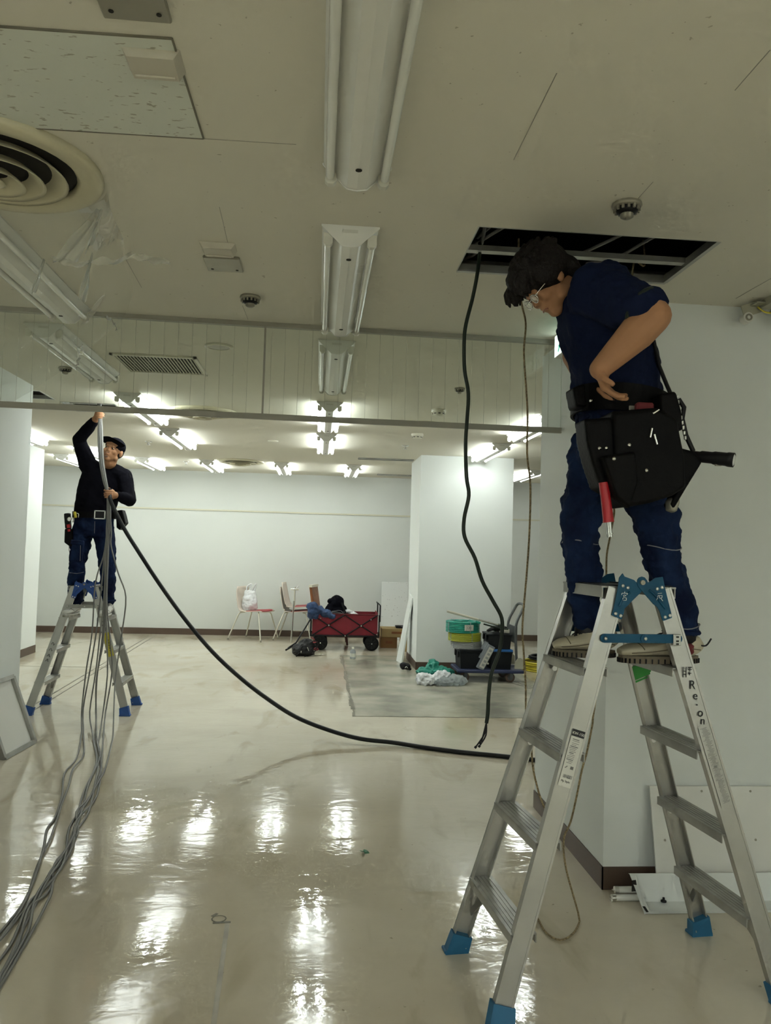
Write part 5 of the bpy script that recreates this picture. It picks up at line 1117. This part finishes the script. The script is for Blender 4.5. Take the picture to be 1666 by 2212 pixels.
# far wall: speckled board, cartons
t = thing('speckled_board', 'tall white speckled ceiling board leaning on the far wall', 'board', (1.25, 13.0, 0))
q = [at(823, 1366, 12.98), at(880, 1368, 12.98), at(882, 1259, 13.12), at(825, 1257, 13.12)]; q[0].z = q[1].z = .003
g = MB(); g.add(q+[p+V((0, .014, .002)) for p in q], [(0, 1, 2, 3), (7, 6, 5, 4), (0, 4, 5, 1), (1, 5, 6, 2), (2, 6, 7, 3), (3, 7, 4, 0)]); g.build('panel', 'board', t)
def carton(x0, x1, y0, y1, z0, z1, m, label, tape='carton'):
    t = thing('cardboard_box', label, 'box', ((x0+x1)/2, (y0+y1)/2, z0)); MB().box(((x0+x1)/2, (y0+y1)/2, (z0+z1)/2), (x1-x0, y1-y0, z1-z0), bev=.004).build('carton', m, t)
    f = MB(); f.box(((x0+x1)/2-.0, (y0+y1)/2, z1+.002), (x1-x0-.01, .05, .002)); f.build('tape_strip', tape, t)
    MB().box(((x0+x1)/2, y0-.001, z0+(z1-z0)*.55), ((x1-x0)*.4, .002, (z1-z0)*.25)).build('printed_mark', 'wood', t); return t
carton(.99, 1.24, 11.9, 12.2, 0, .16, 'carton2', 'small brown cardboard box under the paler carton by the middle pillar', 'carton2')
carton(1.00, 1.50, 11.88, 12.25, .163, .29, 'carton', 'pale flat cardboard carton lying on the brown box')
carton(1.27, 1.55, 11.5, 11.85, 0, .20, 'carton', 'cardboard box half hidden behind the leaning white panel')
t = thing('dark_case', 'flat dark case lying on top of the pale carton', 'case', (1.32, 12.02, .29)); MB().box((1.32, 12.02, .312), (.20, .14, .036), bev=.006).build('case_body', 'black', t); MB().box((1.32, 11.947, .318), (.05, .006, .012)).build('latch', 'gunmetal', t)
t = thing('leaning_board', 'narrow white panel leaning against the left side of the middle pillar', 'panel', (1.2, 10.3, 0))
a0, a1, b1, b0 = at(856, 1425, 10.55), at(867, 1434, 10.30), at(888, 1313, 10.02), at(879, 1306, 10.3)
a0.z = a1.z = .003
q = [a0, a1, V((1.245, a1.y-.05, .86)), V((1.245, a0.y-.02, .90))]
g = MB(); nn = (q[1]-q[0]).cross(q[3]-q[0]).normalized()*.02
g.add(q+[p-nn for p in q], [(0, 1, 2, 3), (7, 6, 5, 4), (0, 4, 5, 1), (1, 5, 6, 2), (2, 6, 7, 3), (3, 7, 4, 0)]); g.build('panel', 'wallwhite', t)
t = lump('black_pouch', 'pouch', 'small black pouch on the floor at the pillar corner', (875, 1440), 9.72, [(872, 1438, (.05, .05, .045), 0), (880, 1440, (.045, .05, .04), 0), (886, 1445, (.02, .03, .015), 0)], 'black', .007, .02, .05)
MB().tube(smooth_path([at(875, 1443, 9.66), at(878, 1440, 9.66), at(881, 1443, 9.66)], 4), .004, 6).build('metal_clip', 'chrome', t)
# bags on the floor
lump('teal_bag', 'bag', 'crumpled teal plastic sheet heap on the floor before the middle pillar', (940, 1450), 9.0, [(937, 1440, (.07, .10, .08), .05), (925, 1451, (.14, .12, .05), 0), (950, 1450, (.14, .12, .055), 0), (965, 1453, (.09, .1, .04), .05)], 'teal', .008, .08, .055, 1)
lump('white_bag', 'bag', 'crumpled white plastic bag in front of the teal heap', (932, 1466), 8.78, [(915, 1466, (.09, .09, .065), 0), (932, 1467, (.11, .09, .05), 0), (950, 1461, (.06, .07, .06), .02), (963, 1460, (.06, .07, .055), .04), (920, 1473, (.10, .09, .035), -.02)], 'bag', .008, .065, .045, 1)
lump('clear_bag', 'bag', 'translucent grey plastic bag right of the crumpled white bag', (975, 1472), 8.74, [(960, 1473, (.13, .09, .04), 0), (985, 1468, (.10, .09, .055), .02), (998, 1471, (.06, .07, .045), .03)], 'bagclear', .008, .06, .05, 1)
# trolley
t = thing('platform_trolley', 'navy platform trolley with grey folding handle loaded with crates', 'trolley', (2.02, 9.2, 0))
dx0, dx1, dy0, dy1, dz = 1.63, 2.40, 8.93, 9.42, .125
MB().box(((dx0+dx1)/2, (dy0+dy1)/2, dz), (dx1-dx0, dy1-dy0, .035), bev=.008).build('deck', 'deck', t)
for x in (dx0+.09, dx1-.15):
    for y in (dy0+.06, dy1-.06):
        w = MB(); w.lathe([(0, -.016), (.040, -.016), (.054, -.014), (.056, 0), (.054, .014), (.040, .016), (0, .016)], (x, y, .056), 20, M.Rotation(PI/2, 3, 'X') @ M.Identity(3)); w = w.build('caster_wheel', 'caster', t)
        MB().disc((x, y-.018, .056), .032, (0, -1, 0), 16, .002).build('wheel_disc', 'gunmetal', w)
        f = MB(); f.box((x+.012, y-.024, .085), (.035, .004, .075)); f.box((x+.012, y+.024, .085), (.035, .004, .075)); f.box((x+.01, y, .126), (.07, .06, .006)); f.build('caster_fork', 'gunmetal', t)
hx_ = 2.31
hnd = MB(); hnd.tube(smooth_path([V((hx_+.02, dy0+.06, .16)), V((hx_, dy0+.06, .45)), V((hx_, dy0+.06, .66)), V((hx_+.06, dy0+.07, .80)), V((hx_+.10, dy0+.12, .88)), V((hx_+.10, dy1-.12, .88)), V((hx_+.06, dy1-.07, .80)), V((hx_, dy1-.06, .66)), V((hx_, dy1-.06, .45)), V((hx_+.02, dy1-.06, .16))], 4), .0155, 10); hnd.build('handle', 'gunmetal', t)
MB().box((hx_+.003, (dy0+dy1)/2, .54), (.02, dy1-dy0-.10, .19)).build('handle_plate', 'gunmetal', t)
for y in (dy0+.05, dy1-.05): MB().prism([(-.05, 0), (.055, 0), (.05, .10), (.02, .125), (-.01, .12), (-.04, .08)], (hx_+.03, y-.03, .16), (1, 0, 0), (0, 0, 1), -.012).build('handle_hinge', 'fit', t)
def crate(x0, x1, y0, y1, z0, z1, lid, label, name='storage_crate', slot=False):
    t = thing(name, label, 'crate', ((x0+x1)/2, (y0+y1)/2, z0)); cx, cy = (x0+x1)/2, (y0+y1)/2; a, b = (x1-x0)/2, (y1-y0)/2
    g = MB(); vs = []
    for z, k in ((z0, .90), (z1-.03, .985)): vs += [V((cx+sx*a*k, cy+sy*b*k, z)) for sx, sy in ((-1, -1), (1, -1), (1, 1), (-1, 1))]
    g.add(vs, [(3, 2, 1, 0), (4, 5, 6, 7), (0, 1, 5, 4), (1, 2, 6, 5), (2, 3, 7, 6), (3, 0, 4, 7)]); g.build('bin', 'crate', t)
    MB().box((cx, cy, z1-.022), (2*a+.012, 2*b+.012, .020), bev=.004).build('rim', 'crate', t)
    if lid: MB().box((cx, cy, z1-.004), (2*a+.016, 2*b+.016, .028), bev=.009, seg=2).build('lid', lid, t)
    for sy in (-1, 1): MB().box((cx-a-.008, cy+sy*b*.5, z1-.06), (.014, .05, .07), bev=.004).build('latch', 'black', t)
    MB().box((cx-.02, y0+.012, z1-.05), (.14, .004, .018)).build('name_strip', 'sticker', t) if slot else None
    return t
crate(1.665, 1.965, 9.0, 9.36, .143, .36, 'crate', 'black lidded crate under the wire coils on the trolley', slot=True)
crate(2.02, 2.275, 9.0, 9.36, .143, .36, 'lidblue', 'black crate with blue lid standing on the trolley')
t = crate(1.995, 2.27, 9.02, 9.34, .372, .555, None, 'open black crate stacked on the blue-lidded crate')
MB().box((2.20, 9.10, .575), (.10, .10, .05), bev=.006).build('white_carton', 'sticker', t)
MB().box((2.18, 9.25, .585), (.16, .12, .06), bev=.01).build('black_case', 'black', t)
g = MB(); g.loft([(V((1.99, 9.06, .575)), .05, .01), (V((2.06, 9.06, .61)), .06, .028), (V((2.14, 9.06, .595)), .05, .015)], 14, V((0, 1, 0))); g.build('dustpan_hood', 'black', t)
def coil(cx, cy, z0, z1, r, m, label, name='wire_coil', lab=None):
    t = thing(name, label, 'coil', (cx, cy, z0), 0, 'wire coils on the trolley'); n = 7; h = (z1-z0)/n
    for k in range(n):
        g = MB(); g.lathe([(r-.012, z0+h*k), (r, z0+h*(k+.15)), (r+.002, z0+h*(k+.5)), (r, z0+h*(k+.85)), (r-.012, z0+h*(k+1))], (cx, cy, 0), 36)
        g.build('wire_turn', m, t)
    ri = r-.06
    g = MB(); g.lathe([(ri, z0), (r-.012, z0), (r-.012, z1), (ri, z1), (ri, z0)], (cx, cy, 0), 36); g.build('wire_winding', m, t)
    for a in (-.3, .9, 2.2, 3.6, 5.0):
        g = MB(); g.tube([V((cx+q*math.cos(a), cy+q*math.sin(a), z)) for q, z in ((r+.004, z0+.002), (r+.005, z1-.004), (r-.01, z1+.003), (ri-.003, z1))], .004, 5); g.build('binding_tie', 'clearplastic', t)
    return t
coil(1.765, 9.18, .363, .446, .180, 'coilgr', 'grey wire coil, lowest of the three on the trolley')
coil(1.745, 9.18, .448, .545, .190, 'coily', 'yellow-green wire coil between the grey and green coils')
t = coil(1.720, 9.18, .547, .675, .195, 'coilg', 'green wire coil with white 320 label, topmost on the trolley')
lb = MB()
def cyl(u, z): a = -PI/2+.18+u; return V((1.720+.1995*math.cos(a), 9.18+.1995*math.sin(a), z))
lb.grid(lambda u, v: cyl(-.24+u*.56, .578+v*.068), 8, 1); lb = lb.build('coil_label', 'sticker', t)
tp = cyl(.0, .612)-wloc(t); text('320', .044, tp+V((-.0, -.006, 0)), cyl(.05, 0)-cyl(-.05, 0), (0, 0, 1), 'print', t, 'label_number', .0005)
g = MB(); g.bar(cyl(-.18, .586)+V((0, -.002, 0)), cyl(.24, .586)+V((0, -.002, 0)), .001, .004); g.bar(cyl(-.18, .640)+V((0, -.002, 0)), cyl(-.02, .640)+V((0, -.002, 0)), .001, .004); g.build('label_print', 'print', t)
g = MB(); g.tube([V((1.72-.13, 9.10, .668)), V((1.72+.10, 9.30, .668))], .006, 6); g.build('inner_tie', 'coilg', t)
# clear organiser, tilted
t = thing('clear_organizer', 'clear plastic small-parts case leaning between the crates on the trolley', 'case', at(1048, 1445, 8.98))
R_ = M.Rotation(math.radians(27), 3, 'Y') @ M.Rotation(.2, 3, 'Z')
cc = V((1.955, 8.965, .285)); MB().box(cc, (.085, .05, .30), R_, bev=.006).build('case_body', 'clearplastic', t)
g = MB(); g.box(cc+R_@V((0, -.028, 0)), (.06, .004, .25), R_); ins = g.build('insert_card', 'sticker', t)
for k in range(5): MB().box(cc+R_@V((.004, -.031, -.09+.045*k)), (.034, .003, .026), R_).build('parts_pocket', 'coilgr', ins)
MB().box(cc+R_@V((-.048, .06, .06)), (.012, .10, .20), R_).build('case_lid', 'clearplastic', t)
MB().box(cc+R_@V((.05, -.01, -.05)), (.02, .03, .02), R_).build('latch', 'offwhite', t)
# long pole across the load
t = thing('broom', 'long pale pole with green clip lying across the coils and crate', 'broom', at(1040, 1345, 9.0))
a, b = at(966, 1320, 9.0), at(1078, 1351, 9.05)
MB().tube([a, a*.4+b*.6], .015, 10).build('pole', 'legwhite', t); MB().tube([a*.42+b*.58, b], .011, 10).build('inner_pole', 'chrome', t)
MB().tube([at(1028, 1343, 9.0), at(1038, 1346, 9.0)], .014, 10).build('green_clip', 'coilg', t)
bh = MB(); bh.box(b+V((.02, 0, .0)), (.045, .12, .03), bev=.006); bh.tube([at(1045, 1348, 9.0), at(1080, 1358, 9.0), at(1098, 1359, 9.02)], .009, 8); bh.build('head_bracket', 'olive', t)
# yellow coil and black hose behind the pillar edge
t = thing('yellow_wire_coil', 'yellow wire coil on the floor half hidden by the near right pillar', 'coil', (2.92, 9.95, 0))
for k in range(5): MB().lathe([(.27+.006*math.sin(k*2.1)-.012, .012+.024*k-.012), (.27+.006*math.sin(k*2.1), .012+.024*k), (.27+.006*math.sin(k*2.1)-.012, .012+.024*k+.012), (.27+.006*math.sin(k*2.1)-.03, .012+.024*k)], (2.92+.01*math.sin(k*1.7), 9.95, 0), 40).build('wire_turn', 'coilyel', t)
t = thing('black_hose_coil', 'black hose coil lying on the yellow wire coil', 'coil', (2.95, 9.97, .13))
for k in range(2): MB().lathe([(.20, .0), (.225, .012), (.20, .024), (.175, .012), (.20, .0)], (2.95+.01*k, 9.97, .137+.022*k), 40).build('hose_turn', 'blackcable', t)
b = fl(1161, 1476); t = thing('red_scrap', 'small dark red piece on the floor at the pillar edge', 'scrap', b); MB().box(b+V((0.03, 0, .045)), (.05, .04, .09), M.Rotation(.3, 3, 'Y'), bev=.008).build('red_piece', 'burg', t)
